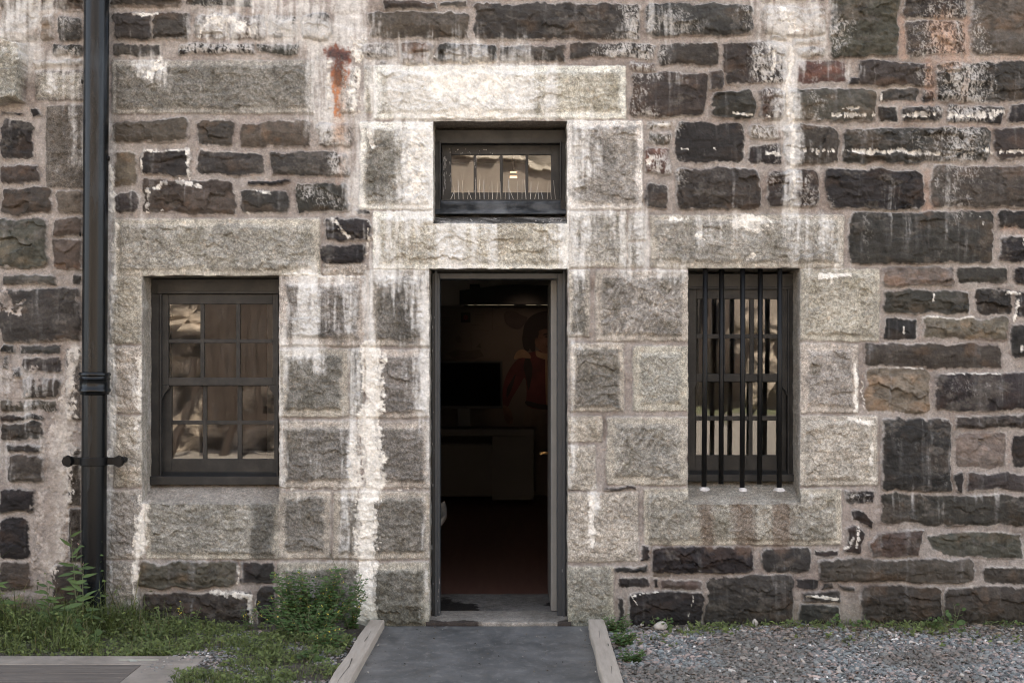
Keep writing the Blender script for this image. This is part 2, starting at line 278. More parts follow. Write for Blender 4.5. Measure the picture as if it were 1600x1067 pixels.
# marks: type x0 y0 x1 y1 width strength   (w wash, c crust, l lace, r rust, o orange, s stains and dark marks)
MARK = '''
w 640 140 790 140 62 1.2;w 620 150 650 180 40 .7;w 860 110 860 180 14 .8;w 660 200 655 320 34 1.3;w 640 320 600 400 40 .55;w 715 350 715 405 50 .9;w 775 350 775 400 18 .7;w 868 355 872 405 24 .7
w 560 100 560 180 30 .8;w 545 0 545 60 40 1.0;w 520 60 515 180 36 .95;w 500 20 510 150 26 .8;w 548 190 556 330 14 .8;w 520 195 535 220 20 .6;w 320 42 515 42 26 .85;w 380 0 470 4 26 .8;w 440 45 500 45 30 .9
w 905 195 905 270 32 .85;w 940 200 900 230 30 .5;w 900 335 905 415 32 .8;w 970 335 975 410 22 .7;w 1000 340 1004 415 14 .9;w 925 330 1000 330 14 .6
w 480 435 482 540 26 .95;w 450 440 540 440 16 .7;w 545 445 545 520 20 .6;w 505 470 520 520 20 .6;w 575 430 578 540 10 .9;w 660 430 662 640 16 .9;w 640 440 650 560 22 .55;w 600 430 625 440 22 .7;w 665 640 664 780 10 .6
w 440 440 442 760 9 .7;w 664 780 664 960 8 .5;w 500 540 500 575 12 .8;w 555 550 550 760 14 .75;w 540 770 545 870 14 .6;w 590 350 590 410 16 .6;w 615 340 650 350 20 .7
w 1240 0 1240 60 46 1.0;w 1262 20 1262 50 40 .8;w 1236 60 1236 190 15 1.25;w 1236 190 1238 330 13 1.1;w 1200 10 1210 50 24 .8;w 1225 140 1225 190 12 .8;w 1240 330 1243 410 20 .5;w 1272 340 1270 415 20 .4
w 1205 150 1210 190 10 .6;w 1300 10 1280 60 10 .5;w 1232 410 1236 420 14 .4;w 1020 20 1060 40 30 .5;w 1075 425 1015 425 16 .5;w 1110 350 1160 350 26 .45;w 1290 350 1310 410 16 .5
w 60 10 20 50 40 .8;w 45 75 60 100 22 .9;w 75 95 120 100 16 .8;w 75 115 78 140 14 .7;w 115 120 125 250 16 .6;w 20 15 5 40 30 .6;w 220 100 255 120 20 .7;w 170 200 175 340 12 .8;w 172 340 170 540 10 .8;w 172 540 170 760 10 .85;w 170 760 172 960 8 .7
w 200 560 215 640 8 .5;w 215 655 220 700 14 .6;w 210 300 225 350 10 .5;w 0 590 60 600 30 .5;w 20 620 60 640 22 .5;w 0 700 20 750 20 .5;w 480 700 500 740 12 .3;w 895 540 895 760 8 .6;w 890 430 893 530 9 .6
w 1400 300 1405 325 20 .25;w 1470 265 1480 320 18 .4;w 1270 225 1275 255 12 .4;w 1355 110 1300 100 16 .3;w 860 190 672 190 8 .5;w 925 770 925 800 12 .8;w 1090 345 1092 380 10 .5
w 1240 0 1180 0 34 .6;w 575 180 672 186 14 .6;w 1200 775 1260 775 10 .3;w 1350 780 1560 775 10 .25;w 1470 790 1480 815 16 .35;w 1100 130 1020 120 14 .25;w 990 30 970 50 14 .5;w 60 690 120 720 20 .5
c 579 548 585 640 14 1.3;c 577 640 583 760 15 1.3;c 574 765 573 880 15 1.3;c 573 880 570 975 14 1.4;c 598 555 590 590 8 .9;c 552 700 556 762 10 .9
c 116 545 104 650 10 1.0;c 96 668 92 760 22 1.05;c 82 780 84 860 22 1.05;c 74 872 66 950 17 .9;c 30 600 28 620 14 .8;c 60 595 55 580 9 .7;c 110 600 108 640 14 .8
c 224 782 217 860 9 1.1;c 215 860 212 905 8 1.05;c 212 905 212 960 3 .9;c 218 560 219 640 6 1.0;c 180 350 176 430 6 .8;c 175 260 176 330 7 .9;c 218 650 214 670 8 .8;c 175 430 172 520 6 .7;c 174 540 171 740 7 .9
c 925 775 924 830 8 1.15;c 924 830 925 855 5 .9;c 1278 432 1325 430 5 1.05;c 1297 436 1298 442 4 1.0;c 1336 570 1338 640 5 1.0;c 1330 655 1362 662 7 .9;c 1362 695 1362 722 6 .95;c 1340 745 1365 748 5 .7
c 1155 350 1190 345 10 .95;c 1165 352 1180 358 9 .95;c 1045 342 1075 342 6 .85;c 1165 405 1180 400 7 .8;c 1090 368 1100 375 5 .7;c 1030 378 1030 395 3 .6
h 1300 181 1366 181 3.4 1.0;h 1316 170 1342 170 3 .8;h 1410 181 1465 181 3 .95;h 1482 182 1520 182 2.6 .9;h 1530 180 1564 178 5 1.0;h 1250 236 1296 237 4 1.0;h 1322 237 1462 239 3.6 .95;h 1535 237 1545 240 4 .9;h 1560 237 1640 238 2.6 .9
c 1236 62 1234 120 6 .9;c 1232 125 1236 190 7 .95;c 1238 195 1237 260 6 .85;c 1238 270 1239 330 4 .75;c 1222 20 1240 45 12 .7;c 1205 75 1208 125 5 .8;c 655 210 652 300 20 .62;c 690 125 770 140 26 .85;c 700 175 780 178 8 .8;c 560 60 556 170 10 .6;c 515 95 510 170 8 .65;c 1196 240 1216 240 5 .9;c 1195 182 1205 184 3 .7;c 1145 175 1172 180 4 .75;c 1375 148 1378 158 3 .9;c 1238 150 1238 168 5 .9;c 1065 235 1075 235 3 .7;c 1115 235 1122 240 3 .7;c 1340 820 1338 850 5 .8;c 1312 845 1320 835 3 .7
c 224 240 224 275 3 .85;c 226 234 296 234 4 .72;c 295 236 296 280 5 .8;c 232 300 232 330 7 .65;c 240 296 260 285 5 .66;c 250 330 262 328 3 .7;c 280 282 310 290 7 .8;c 210 25 245 24 4 .8;c 330 25 314 60 4 .85;c 325 30 400 45 10 .7
c 0 460 22 480 14 .8;c 40 470 30 474 6 .7;c 250 95 235 120 9 .7;c 575 200 582 232 5 1.0;c 480 345 500 340 5 .5;c 520 345 545 370 8 .7;c 395 300 420 302 4 .8;c 385 325 390 335 4 .7;c 575 345 573 400 4 .7
c 330 925 395 930 6 .8;c 392 935 392 975 7 1.0;c 370 885 374 912 3 .7;c 700 200 700 200 2 .1;c 1530 340 1535 350 3 .5;c 1590 470 1585 500 4 .9;c 1570 455 1590 460 4 .8;c 1412 512 1412 520 3 1.0;c 1456 457 1457 470 3 .9;c 1597 375 1598 385 3 .9;c 1596 540 1598 548 3 .8
c 1260 930 1305 934 4 .9;c 1330 775 1360 772 3 .6;c 1320 860 1332 840 4 .8;c 995 945 984 925 2 .7;c 1080 925 1076 965 2 .6;c 985 930 1030 925 2 .7;c 660 945 664 975 2 .5;c 1440 498 1520 496 2.5 .8;c 1400 575 1440 576 2.5 .7;c 1480 581 1560 582 2.5 .7
c 1345 595 1352 640 2 .8;c 1020 245 1012 262 5 .8;c 1030 195 1045 196 4 .9;c 890 185 672 183 4 .6;c 860 100 600 100 3 .5;c 450 765 560 765 3 .5;c 590 765 650 763 3 .6;c 440 430 560 432 3 .7
l 1200 70 1205 130 30 1.2;l 1480 50 1480 90 50 1.0;l 1445 95 1455 135 18 1.0;l 1500 100 1500 160 46 1.1;l 1500 200 1500 250 36 .9;l 1270 140 1280 190 24 .5;l 1215 145 1215 185 16 .9;l 1350 340 1350 400 12 .4;l 990 20 1000 60 24 1.0;l 960 80 1020 85 24 1.0
l 290 76 396 78 14 1.2;l 570 70 615 90 20 1.1;l 500 200 545 228 22 1.2;l 525 245 545 275 16 1.1;l 320 25 410 60 26 .9;l 420 25 512 60 30 1.2;l 1015 240 1045 270 22 1.2;l 1010 190 1050 202 16 1.2;l 1180 200 1215 218 18 1.2;l 1235 196 1240 256 14 1.1
l 1195 15 1285 55 40 1.1;l 1250 75 1286 88 18 1.1;l 985 100 1020 110 16 1.1;l 490 110 490 180 14 1.0;l 545 110 545 170 18 1.1;l 480 300 545 330 16 .7;l 1340 200 1500 210 16 .4;l 1010 120 990 170 18 .6;l 1430 200 1440 240 24 .5;l 1470 270 1500 320 30 .5
l 1210 270 1270 320 30 .6;l 1450 600 1540 610 20 .4;l 1380 680 1480 740 20 .3;l 1040 30 1070 40 30 .6;l 640 30 700 40 20 .2;l 940 90 960 75 20 .8;l 20 560 60 640 20 .6;l 90 35 127 45 20 .6;l 100 75 120 85 14 .8;l 0 130 30 160 10 .5;l 1330 770 1365 785 10 .6;l 1520 40 1500 88 14 .6
r 520 84 536 90 12 1.15;r 528 95 530 130 12 1.0;r 526 132 528 178 9 .72;o 529 100 530 215 15 .75;o 1470 40 1480 90 26 .9;o 1508 30 1508 88 8 1.0;o 1450 100 1455 150 10 .9;o 1410 30 1410 88 7 .9;o 1480 92 1600 92 6 .7;o 1455 320 1448 328 10 1.0;o 1450 270 1448 320 7 .8
o 1560 200 1340 195 5 .5;o 1380 160 1460 162 5 .6;o 1330 255 1550 258 5 .4;o 1570 360 1600 365 8 .8;o 1510 115 1500 170 7 .6;o 1390 335 1560 328 5 .4;o 545 200 530 290 10 .5;o 1000 480 930 440 14 .25;o 440 210 470 225 14 .3
t 1102 768 1104 850 13 1.0;t 1161 768 1163 850 17 1.2;t 1218 768 1222 850 15 1.2;t 975 700 940 780 12 .3
s 415 765 412 925 20 1.0;s 440 430 445 445 6 .3;s 540 110 540 180 10 .5;s 600 230 590 300 26 .7;s 615 290 610 330 16 .5;s 620 440 632 530 22 .7;s 505 520 530 530 18 .6;s 690 410 870 412 6 .4;s 640 920 600 960 20 .4;s 470 600 480 630 20 .4
s 945 230 950 250 20 .6;s 440 900 440 975 8 .5;s 480 940 500 975 40 .4;s 1405 690 1450 740 30 .3;s 610 130 625 180 14 .5;s 440 560 450 640 10 .5;s 960 840 950 850 8 .4;s 420 790 437 760 9 .7
'''
def parse(t): return [r.split() for r in t.replace('\n', ';').split(';') if r.strip()]
rng = np.random.RandomState(5)
stones = []                                       # (kind, outer, inner, margin, geometry)
for r in parse(BAS): stones.append(('B', r[0], r[0], 0, [float(x) for x in r[1:]]))
for t, p in BASP: stones.append(('B', t, t, 0, p))
for r in parse(GRA): stones.append((r[0], r[1], r[2], float(r[3]), [float(x) for x in r[4:]]))
stones.append(('X', 'G', 'H', 1, [(-30,85),(0,82),(14,68),(40,72),(40,158),(-30,166)]))   # projecting block at the left edge
def rows(x0, x1, y0, y1):                         # rubble beyond the frame of the photo
    y = y0
    while y < y1 - 14:
        h = min(rng.choice([22, 38, 52, 64, 80]), y1 - y); x = x0 + rng.uniform(-20, 0)
        while x < x1 - 10:
            wd = min(h * rng.uniform(1.0, 3.2), x1 - x)
            if h > 60 and rng.rand() < .4:
                stones.append(('B', rng.choice(list('kdpbg')), 'd', 0, [x+4, y+4, x+wd-4, y+h*.45-4])); stones.append(('B', rng.choice(list('kdpbg')), 'd', 0, [x+4, y+h*.45+4, x+wd-4, y+h-4]))
            else: stones.append(('B', rng.choice(list('kddpbgm')), 'd', 0, [x+4, y+4, x+wd-4, y+h-4]))
            x += wd
        y += h
rows(-560, -6, -40, 985); rows(1676, 2180, -40, 985); rows(-560, 2180, -400, -42)

def axis(lo, a, b, hi, fine, coarse, snaps):
    v = np.concatenate([np.arange(lo, a, coarse), np.arange(a, b, fine), np.arange(b, hi + coarse, coarse)])
    for s in snaps: v[np.argmin(abs(v - s))] = s
    return v
FINE = 1.5
gx = axis(-540, -40, 1640, 2160, FINE, 5, [o[0] for o in OPEN.values()] + [o[2] for o in OPEN.values()])
gy = axis(-390, -20, 1000, 1010, FINE, 5, [o[1] for o in OPEN.values()] + [o[3] for o in OPEN.values()])
PX, PY = np.meshgrid(gx, gy)
NX, NY = len(gx), len(gy)
# domain warp -> uneven stone edges
WX = PX + fbm(PX/24, PY/24, 3, 11) * 5.6 + fbm(PX/5, PY/5, 2, 15) * 1.9
WY = PY + fbm(PX/28, PY/20, 3, 21) * 5.0 + fbm(PX/5, PY/5, 2, 25) * 1.7
# straighter edges for dressed granite
GX2 = PX + fbm(PX/30, PY/30, 2, 31) * 1.3 + fbm(PX/5, PY/5, 2, 35) * .9
GY2 = PY + fbm(PX/30, PY/30, 2, 41) * 1.3 + fbm(PX/5, PY/5, 2, 45) * .9
D = np.full(PX.shape, -30.0); ID = np.full(PX.shape, -1, np.int32)
def sd_poly(x, y, pts):
    d = np.full(x.shape, 1e9); ins = np.zeros(x.shape, bool); n = len(pts)
    for i in range(n):
        (ax, ay), (bx, by) = pts[i], pts[(i+1) % n]
        ex, ey = bx-ax, by-ay; t = np.clip(((x-ax)*ex + (y-ay)*ey) / (ex*ex+ey*ey), 0, 1)
        d = np.minimum(d, np.hypot(x-ax-t*ex, y-ay-t*ey))
        c = ((ay > y) != (by > y)) & (x < (bx-ax) * (y-ay) / ((by-ay) if by != ay else 1e-9) + ax); ins ^= c
    return np.where(ins, d, -d)
for i, (kind, to, ti, mg, g) in enumerate(stones):
    if isinstance(g[0], tuple): x0 = min(p[0] for p in g); x1 = max(p[0] for p in g); y0 = min(p[1] for p in g); y1 = max(p[1] for p in g)
    else: x0, y0, x1, y1 = g
    a = np.searchsorted(gx, x0-14); b = np.searchsorted(gx, x1+14); c = np.searchsorted(gy, y0-14); e = np.searchsorted(gy, y1+14)
    if a >= b or c >= e: continue
    sl = (slice(c, e), slice(a, b))
    if kind in 'BX': x, y = WX[sl], WY[sl]
    else: x, y = GX2[sl], GY2[sl]
    if isinstance(g[0], tuple): d = sd_poly(x, y, g)
    else:
        cx, cy, hx, hy = (x0+x1)/2, (y0+y1)/2, (x1-x0)/2, (y1-y0)/2
        if kind == 'B':
            sh = rng.uniform(-.045, .045); sv = rng.uniform(-.03, .03) * min(1, 60/hx); tp = rng.uniform(-.03, .03)
            u = x - cx + sh*(y-cy); v = y - cy + sv*(x-cx) ; v = v * (1 + tp*(x-cx)/hx)
            r = min(min(hx, hy) * rng.uniform(.2, .5), rng.uniform(6, 14))
        else: u, v = x-cx, y-cy; r = 2.5
        qx, qy = abs(u)-(hx-r), abs(v)-(hy-r)
        d = -(np.hypot(np.maximum(qx, 0), np.maximum(qy, 0)) + np.minimum(np.maximum(qx, qy), 0) - r)
    m = d > D[sl]
    D[sl] = np.where(m, d, D[sl]); ID[sl] = np.where(m, i, ID[sl])

nS = len(stones)
kinds = np.array([s[0] for s in stones]); isg = np.array([s[0] in 'LSJQX' for s in stones]); marg = np.array([s[3] for s in stones], float)
so = np.array([TONE[s[1]] for s in stones]); si = np.array([TONE[s[2]] if s[0] != 'B' else TONE[s[1]] for s in stones])
jit = rng.uniform(.82, 1.22, nS)[:, None] * (1 + rng.uniform(-.05, .05, (nS, 3))); jit[isg] = (jit[isg]-1)*.35+1
so = so*jit; si = si*jit
warm = np.where(isg[:, None], 1.0, np.array([1.06, 1.0, .92])[None]); so = so*warm; si = si*warm
prot = rng.uniform(-.004, .018, nS); rlf = rng.uniform(.3, 1.3, nS)
I = np.maximum(ID, 0)
stone = sstep(-.6, .9, D)
GR = isg[I] & (D > -.5)
bx, by, ex, ey, edge = cells(WX/46 + fbm(PX/20, PY/20, 3, 3)*.4, WY/19 + fbm(PX/20, PY/20, 3, 4)*.4, 51)
bx2, by2, ex2, ey2, edge2 = cells(WX/13, WY/8, 57)
fac = ((hsh(bx, by, 61)-.5)*ex + (hsh(bx, by, 62)-.5)*ey*1.2) * 1.5 + (hsh(bx, by, 63)-.5)*.7
fac2 = ((hsh(bx2, by2, 64)-.5)*ex2 + (hsh(bx2, by2, 65)-.5)*ey2*1.2) * 1.5 + (hsh(bx2, by2, 66)-.5)*.7
n1 = fbm(PX/9, PY/9, 4, 71); n2 = fbm(PX/40, PY/40, 4, 75); n3 = fbm(PX/3.2, PY/3.2, 3, 79); nh = fbm(PX/30, PY/5, 3, 83)
streak = fbm(PX/5, PY/60, 4, 87); streakb = fbm(PX/14, PY/90, 3, 91)
# masks
def field(code):
    F = np.zeros(PX.shape)
    for r in parse(MARK):
        if r[0] != code: continue
        x0, y0, x1, y1, wd, st = [float(q) for q in r[1:]]
        if code == 'c' and wd < 9: wd *= .62
        a = np.searchsorted(gx, min(x0, x1)-wd*1.7); b = np.searchsorted(gx, max(x0, x1)+wd*1.7); c = np.searchsorted(gy, min(y0, y1)-wd*1.7); e = np.searchsorted(gy, max(y0, y1)+wd*1.7)
        if a >= b or c >= e: continue
        sl = (slice(c, e), slice(a, b)); x, y = WX[sl], WY[sl]
        dx, dy = x1-x0, y1-y0; L = dx*dx+dy*dy
        t = np.clip(((x-x0)*dx + (y-y0)*dy)/L, 0, 1) if L > 0 else 0
        d = np.hypot(x-x0-t*dx, y-y0-t*dy) / wd
        F[sl] = np.maximum(F[sl], st * np.clip(1.25 - .72*d, 0, 1))
    return F
Fw, Fc, Fl, Fr, Fo, Fs, Ft, Fh = (field(c) for c in 'wclrosth')
fine = fbm(PX/4, PY/4.5, 4, 101, .65); med = fbm(PX/11, PY/14, 4, 105, .6)
wash = sstep(.26, .95, Fw*.89 + .50*streak + .26*streakb + .19*fine + .12*med) * .95
wash *= np.where(GR, 1, .85)
thin = sstep(.55, 1.1, 1.0 - abs(Fc-.85)); crust = sstep(.50, .60, Fc*.97 + .34*med + .50*fine + .16*fbm(PX/7, PY/7, 2, 107)) * (Fc > .05)
tick = sstep(.52, .68, Fh + .95*fbm(PX/2.6, PY/9, 2, 109) + .45*fbm(PX/16, PY/30, 2, 110)) * (Fh > .25); crust = np.maximum(crust, tick)
rid = 1 - abs(fbm((PX+6*med)/7.5, (PY+6*fine)/15, 3, 111, .6))*5.2
rid2 = 1 - abs(fbm((PX+5*med)/4.2, (PY+5*fine)/9, 3, 117, .6))*5.0; rid = np.maximum(rid, rid2*.85)
lace = sstep(.10, .95, rid*.8 + Fl*.75 - .62 + .35*med) * sstep(.15, .55, Fl + .25*med)
rust = sstep(.24, .92, Fr + .50*fine + .40*streak) * .90 * sstep(.02, .25, Fr)
oran = sstep(.30, 1.1, Fo + .30*fine + .2*streak)
dark_mark = sstep(.25, .9, Fs + .3*med + .2*streak) * .62  # darkens stone along the s marks, stains among them
drip = sstep(.3, 1.0, Ft + .25*streak + .2*fine) * .6
edgel = np.exp(-((D+.2)/1.15)**2) * sstep(.02, .30, fbm(PX/34, PY/34, 3, 121) + .35*fine + .12)

# depth (metres towards the camera)
H = .0035*n1 + .004*n2 + .0012*n3
mort = H - .004
basalt = .004 + prot[I] + .016*sstep(0, 9, D)*(.4+.6*sstep(0, 30, D)) + rlf[I]*sstep(0, 7, D) * (.022*fac + .007*fac2 + .006*n1 + .004*nh + .0028*n3 + .0035*abs(n2))
mg = marg[I]
rough = (kinds[I] == 'J') | (kinds[I] == 'L') | (kinds[I] == 'S') | (mg > 5)
inn = sstep(-2, 6, D - mg - 3.5*n1 - 2.5*n2)
granh = .006 + .0012*n3 + .0012*n1 + inn * np.where(mg > 5, .016, .006) + inn * (.013*fac*np.where(mg > 5, 1, .45) + .007*fac2 + .009*n1 + .004*n3)
al = PX*.42 - PY*.9; ac = PX*.9 + PY*.42; tool = fbm(ac/3.4, al/15, 2, 221) * inn * sstep(-.2, .3, fbm(PX/30, PY/30, 2, 225)); tb = (((PX > 925) & (PX < 1080) & (PY > 420) & (PY < 536)) | ((PX > 945) & (PX < 1080) & (PY > 650) & (PY < 762))) * 1.0
tool = tool * (tb + .22)
granh = granh + .009*tool
HH = np.where(GR, granh, basalt)
h = mort + (np.maximum(HH, mort) - mort) * np.where(GR, sstep(-.8, 1.2, D), sstep(-1.2, 1.6, D))
h = np.where((kinds[I] == 'X') & (D > -1), .12*sstep(-1, 3, D) + .02*n1 + .02*fac, h)
h = h * (1 - .45*crust*stone) + crust*(.006 + .006*med + .003*fine + .004*np.sin(PY/2.3 + 9*med + 3*fine)*.35*(Fc > .9)) + wash*.0015*fine
# black gap beside the projecting block
gap = sd_poly(WX, WY, [(-30,66),(13,69),(0,82),(-30,88)]); h = np.where(gap > -1, h - .16*sstep(-1, 2, gap), h)
# back-weathered mortar beds
h -= np.where(D < -1.2, .008*sstep(.1, .5, fbm(PX/60, PY/30, 3, 131)), 0)

# colour
mc = np.array([.300, .264, .233])
base = np.ones(PX.shape + (3,)) * mc
base *= (1 + .18*n2 + .13*n1 + .15*n3)[..., None]
pink = sstep(-.1, .5, fbm(PX/80, PY/50, 3, 141))[..., None]
base = base * (1 - pink*np.array([.13, .165, .175]))
stc = so[I] * (1-inn[..., None]) + si[I] * inn[..., None]
gmix = sstep(-.35, .35, n2 + .6*n1)[..., None]
gst = stc * (1 + .35*tool)[..., None] * (.86 + .28*gmix) * (1 + .10*n3[..., None])
lich = sstep(.1, .6, fbm(PX/24, PY/34, 4, 151) + .2*n3)[..., None] * (inn[..., None]*.8+.2)
gst = gst * (1 - .28*lich*np.array([.9, .95, 1.1]))
ft = (hsh(bx, by, 161)-.5) + .6*(hsh(bx2, by2, 162)-.5)
bst = so[I] * (1 + .34*ft + .30*n1 + .22*n3 + .12*nh)[..., None]
brown = sstep(.05, .6, fbm(PX/36, PY/22, 3, 171) + .25*n1)[..., None]
bst = bst * (1 - brown) + (bst * np.array([1.25, 1.08, .95]) + np.array([.007, .004, .002])) * brown
palep = sstep(.16, .46, fbm(PX/34, PY/16, 4, 181) + .22*n3 + rng.uniform(-.22, .14, nS)[I])[..., None]           # buff weathered skins
bst = bst * (1-.55*palep) + np.array([.105, .092, .078]) * (.85 + .5*n1[..., None] + .5*n3[..., None]) * .55*palep
vs_ = sstep(.15, .6, streak*.6 + streakb*.7)[..., None]; bst = bst*(1-.26*vs_) + np.array([.14, .13, .122])*.26*vs_
st = np.where(GR[..., None], gst, bst)
sk = np.where(GR, sstep(-.8, .8, D), sstep(-.6, 1.3, D - 4.5*np.maximum(0, fbm(PX/13, PY/13, 4, 241) - .12) - .8*n3))[..., None]
base = base*(1-sk) + st*sk
jd = (np.exp(-((D+1.2)/1.5)**2) * sstep(-.1, .35, fbm(PX/50, PY/50, 3, 123)+.2*fine) * .45)[..., None]; base = base*(1-jd) + np.array([.13, .10, .085])*jd
# marks laid over the stone and mortar colours
el = (edgel * np.where(GR, .3, .5))[..., None]; base = base*(1-el) + np.array([.48, .45, .41])*el
so_ = dark_mark[..., None] * sk; base = base*(1-so_) + np.array([.030, .028, .024])*so_
wl = wash[..., None]; wc = np.array([.72, .695, .65]) * (1 + .08*med + .06*fine)[..., None]
wt = np.where(GR[..., None], wl*.82, wl*.74); base = base*(1-wt) + wc*wt
ll = (lace * np.where(GR, .7, .85) * sk[..., 0])[..., None]; lc = np.array([.50, .47, .43])*(1-oran[..., None]) + np.array([.48, .33, .24])*oran[..., None]
base = base*(1-ll) + lc*ll
dr = drip[..., None]; base = base*(1-dr) + np.array([.13, .085, .06])*dr
crust = crust * (1 - .55*(Fc < 1.02)*sstep(.0, .5, fbm(PX/6, PY/6, 3, 231)+.15))*np.where(GR, 1, .88); cr = crust[..., None]; left = sstep(160, 60, PX)[..., None]
lm = sstep(-.25, .35, fbm(PX/16, PY/26, 4, 211) + .3*fine)[..., None]
cc = np.array([.76, .71, .63]) * (1-left) + (np.array([.50, .44, .385])*lm + np.array([.27, .225, .19])*(1-lm))*left
base = base*(1-cr) + cc*(1+.07*med+.10*fine)[..., None]*cr
ol = (oran * np.where(D < 0, .34, .13) * (Fr < .01))[..., None]; base = base*(1-ol) + np.array([.42, .22, .13])*ol
o2 = (sstep(.35, 1.0, Fo + .2*fine) * (PX < 640) * .36)[..., None]; base = base*(1-o2) + np.array([.50, .30, .17])*o2
rl = rust[..., None]; rc = np.array([.115, .026, .008])*(1-sstep(95, 150, PY)[..., None]) + np.array([.29, .105, .035])*sstep(95, 150, PY)[..., None]
rc = rc*(1 - .55*sstep(.8, 1.15, Fr))[..., None]; rc = np.clip(rc * (1 + 1.1*fine + .6*streak)[..., None], .01, 1); base = base*(1-rl) + rc*rl
# colour goes darker and slightly green towards the wall foot
foot = sstep(905, 990, PY + 14*n2)[..., None]; base = base * (1 - .38*foot*np.array([1, .93, 1.05]))
base = np.clip(base, .008, .86)
mask = np.stack([np.where(GR, sk[..., 0], .35*(1-sk[..., 0])) * (1-.85*crust) * (1-.85*wash), np.clip(wash+crust+lace, 0, 1), np.where(GR, 0, sk[..., 0])*(1-crust)], -1)

Y = -h
k = (DIST + Y) / DIST / S
jx = fbm(PX/18, PY/18, 3, 191)*1.1 + fbm(PX/4, PY/4, 2, 195)*.6; jy = fbm(PX/18, PY/18, 3, 201)*1.1 + fbm(PX/4, PY/4, 2, 205)*.6
P = np.stack([(PX + jx - 800)/S, Y, ZC - (PY + jy - HOR)/S], -1)
# vertex normals of the whole sheet, so the split parts join without seams
tx = np.gradient(P, axis=1); tz = np.gradient(P, axis=0); N = np.cross(tx, tz); N = -N if N[5, 5, 1] > 0 else N
N /= np.linalg.norm(N, axis=-1, keepdims=True)
vid = np.arange(NX*NY).reshape(NY, NX)
quads = np.stack([vid[:-1, :-1], vid[1:, :-1], vid[1:, 1:], vid[:-1, 1:]], -1).reshape(-1, 4)
cxm = ((gx[:-1]+gx[1:])/2)[None, :].repeat(NY-1, 0).ravel(); cym = ((gy[:-1]+gy[1:])/2)[:, None].repeat(NX-1, 1).ravel()
keep = np.ones(len(quads), bool)
for (x0, y0, x1, y1) in OPEN.values(): keep &= ~((cxm > x0) & (cxm < x1) & (cym > y0) & (cym < y1))
fid = I[:-1, :-1].ravel(); fD = D[:-1, :-1].ravel()
part = np.where((fD > -1.2) & np.isin(kinds[fid], ['L', 'S', 'J', 'X']), fid, -1)
Pf, Bf, Mf, Nf = P.reshape(-1, 3), base.reshape(-1, 3), mask.reshape(-1, 3), N.reshape(-1, 3)

bld = empty('stone_building', (0, .3, 0), 'old stone prison building of dark rubble with pale granite door and window surrounds', 'building')
def piece(name, sel, extra=None):
    q = quads[sel & keep]
    u, inv = np.unique(q, return_inverse=True); 
    return grid_obj(name, Pf[u], inv.reshape(-1, 4), WALL, bld, True, dict(base=Bf[u], mask=Mf[u]), Nf[u])
piece('rubble_wall', part < 0)
NAMES = dict(L='lintel', S='stone_sill', J='jamb_stone', X='projecting_stone')
sillobj = {}
for i in np.unique(part):
    if i < 0: continue
    o = piece(NAMES[kinds[i]], part == i)

# reveals and sloping sills of the openings
def sheet(name, fn, nu, nv, tone, amp=.004, dirt=0, parent=None, lime=0, gran=1.0, seed=0):
    u, v = np.meshgrid(np.linspace(0, 1, nu), np.linspace(0, 1, nv)); p, nrm = fn(u, v)
    a = (p[..., 0]+p[..., 1])*250; b = (p[..., 2]+p[..., 1]*.7)*250
    n = fbm(a/9, b/9, 4, 300+seed); nn = fbm(a/40, b/40, 3, 310+seed)
    q = p + nrm * (n*amp)[..., None] * sstep(0, .08, v)[..., None]
    c = np.ones(p.shape) * np.array(tone) * (1+.2*n+.25*nn)[..., None]
    if dirt:
        dk = (sstep(-.3, .35, nn+.4*n)*dirt)[..., None]; c = c*(1-dk) + np.array([.035, .032, .028])*dk
    if lime:
        lk = (sstep(.1, .4, fbm(a/12, b/12, 3, 320+seed)+.3*n)*lime)[..., None]; c = c*(1-lk)+np.array([.62, .58, .52])*lk
    m = np.zeros(p.shape); m[..., 0] = gran
    ids = np.arange(nu*nv).reshape(nv, nu); f = np.stack([ids[:-1, :-1], ids[1:, :-1], ids[1:, 1:], ids[:-1, 1:]], -1).reshape(-1, 4)
    return grid_obj(name, q.reshape(-1, 3), f, WALL, parent or bld, True, dict(base=np.clip(c, .01, .85).reshape(-1, 3), mask=m.reshape(-1, 3)))
def bpx(o, side):
    """boundary polyline of an opening, following the warped sheet"""
    x0, y0, x1, y1 = OPEN[o]
    ia, ib = np.argmin(abs(gx-x0)), np.argmin(abs(gx-x1)); ja, jb = np.argmin(abs(gy-y0)), np.argmin(abs(gy-y1))
    return {'l': P[ja:jb+1, ia], 'r': P[ja:jb+1, ib], 't': P[ja, ia:ib+1], 'b': P[jb, ia:ib+1]}[side], {'l': base[ja:jb+1, ia], 'r': base[ja:jb+1, ib], 't': base[ja, ia:ib+1], 'b': base[jb, ia:ib+1]}[side]
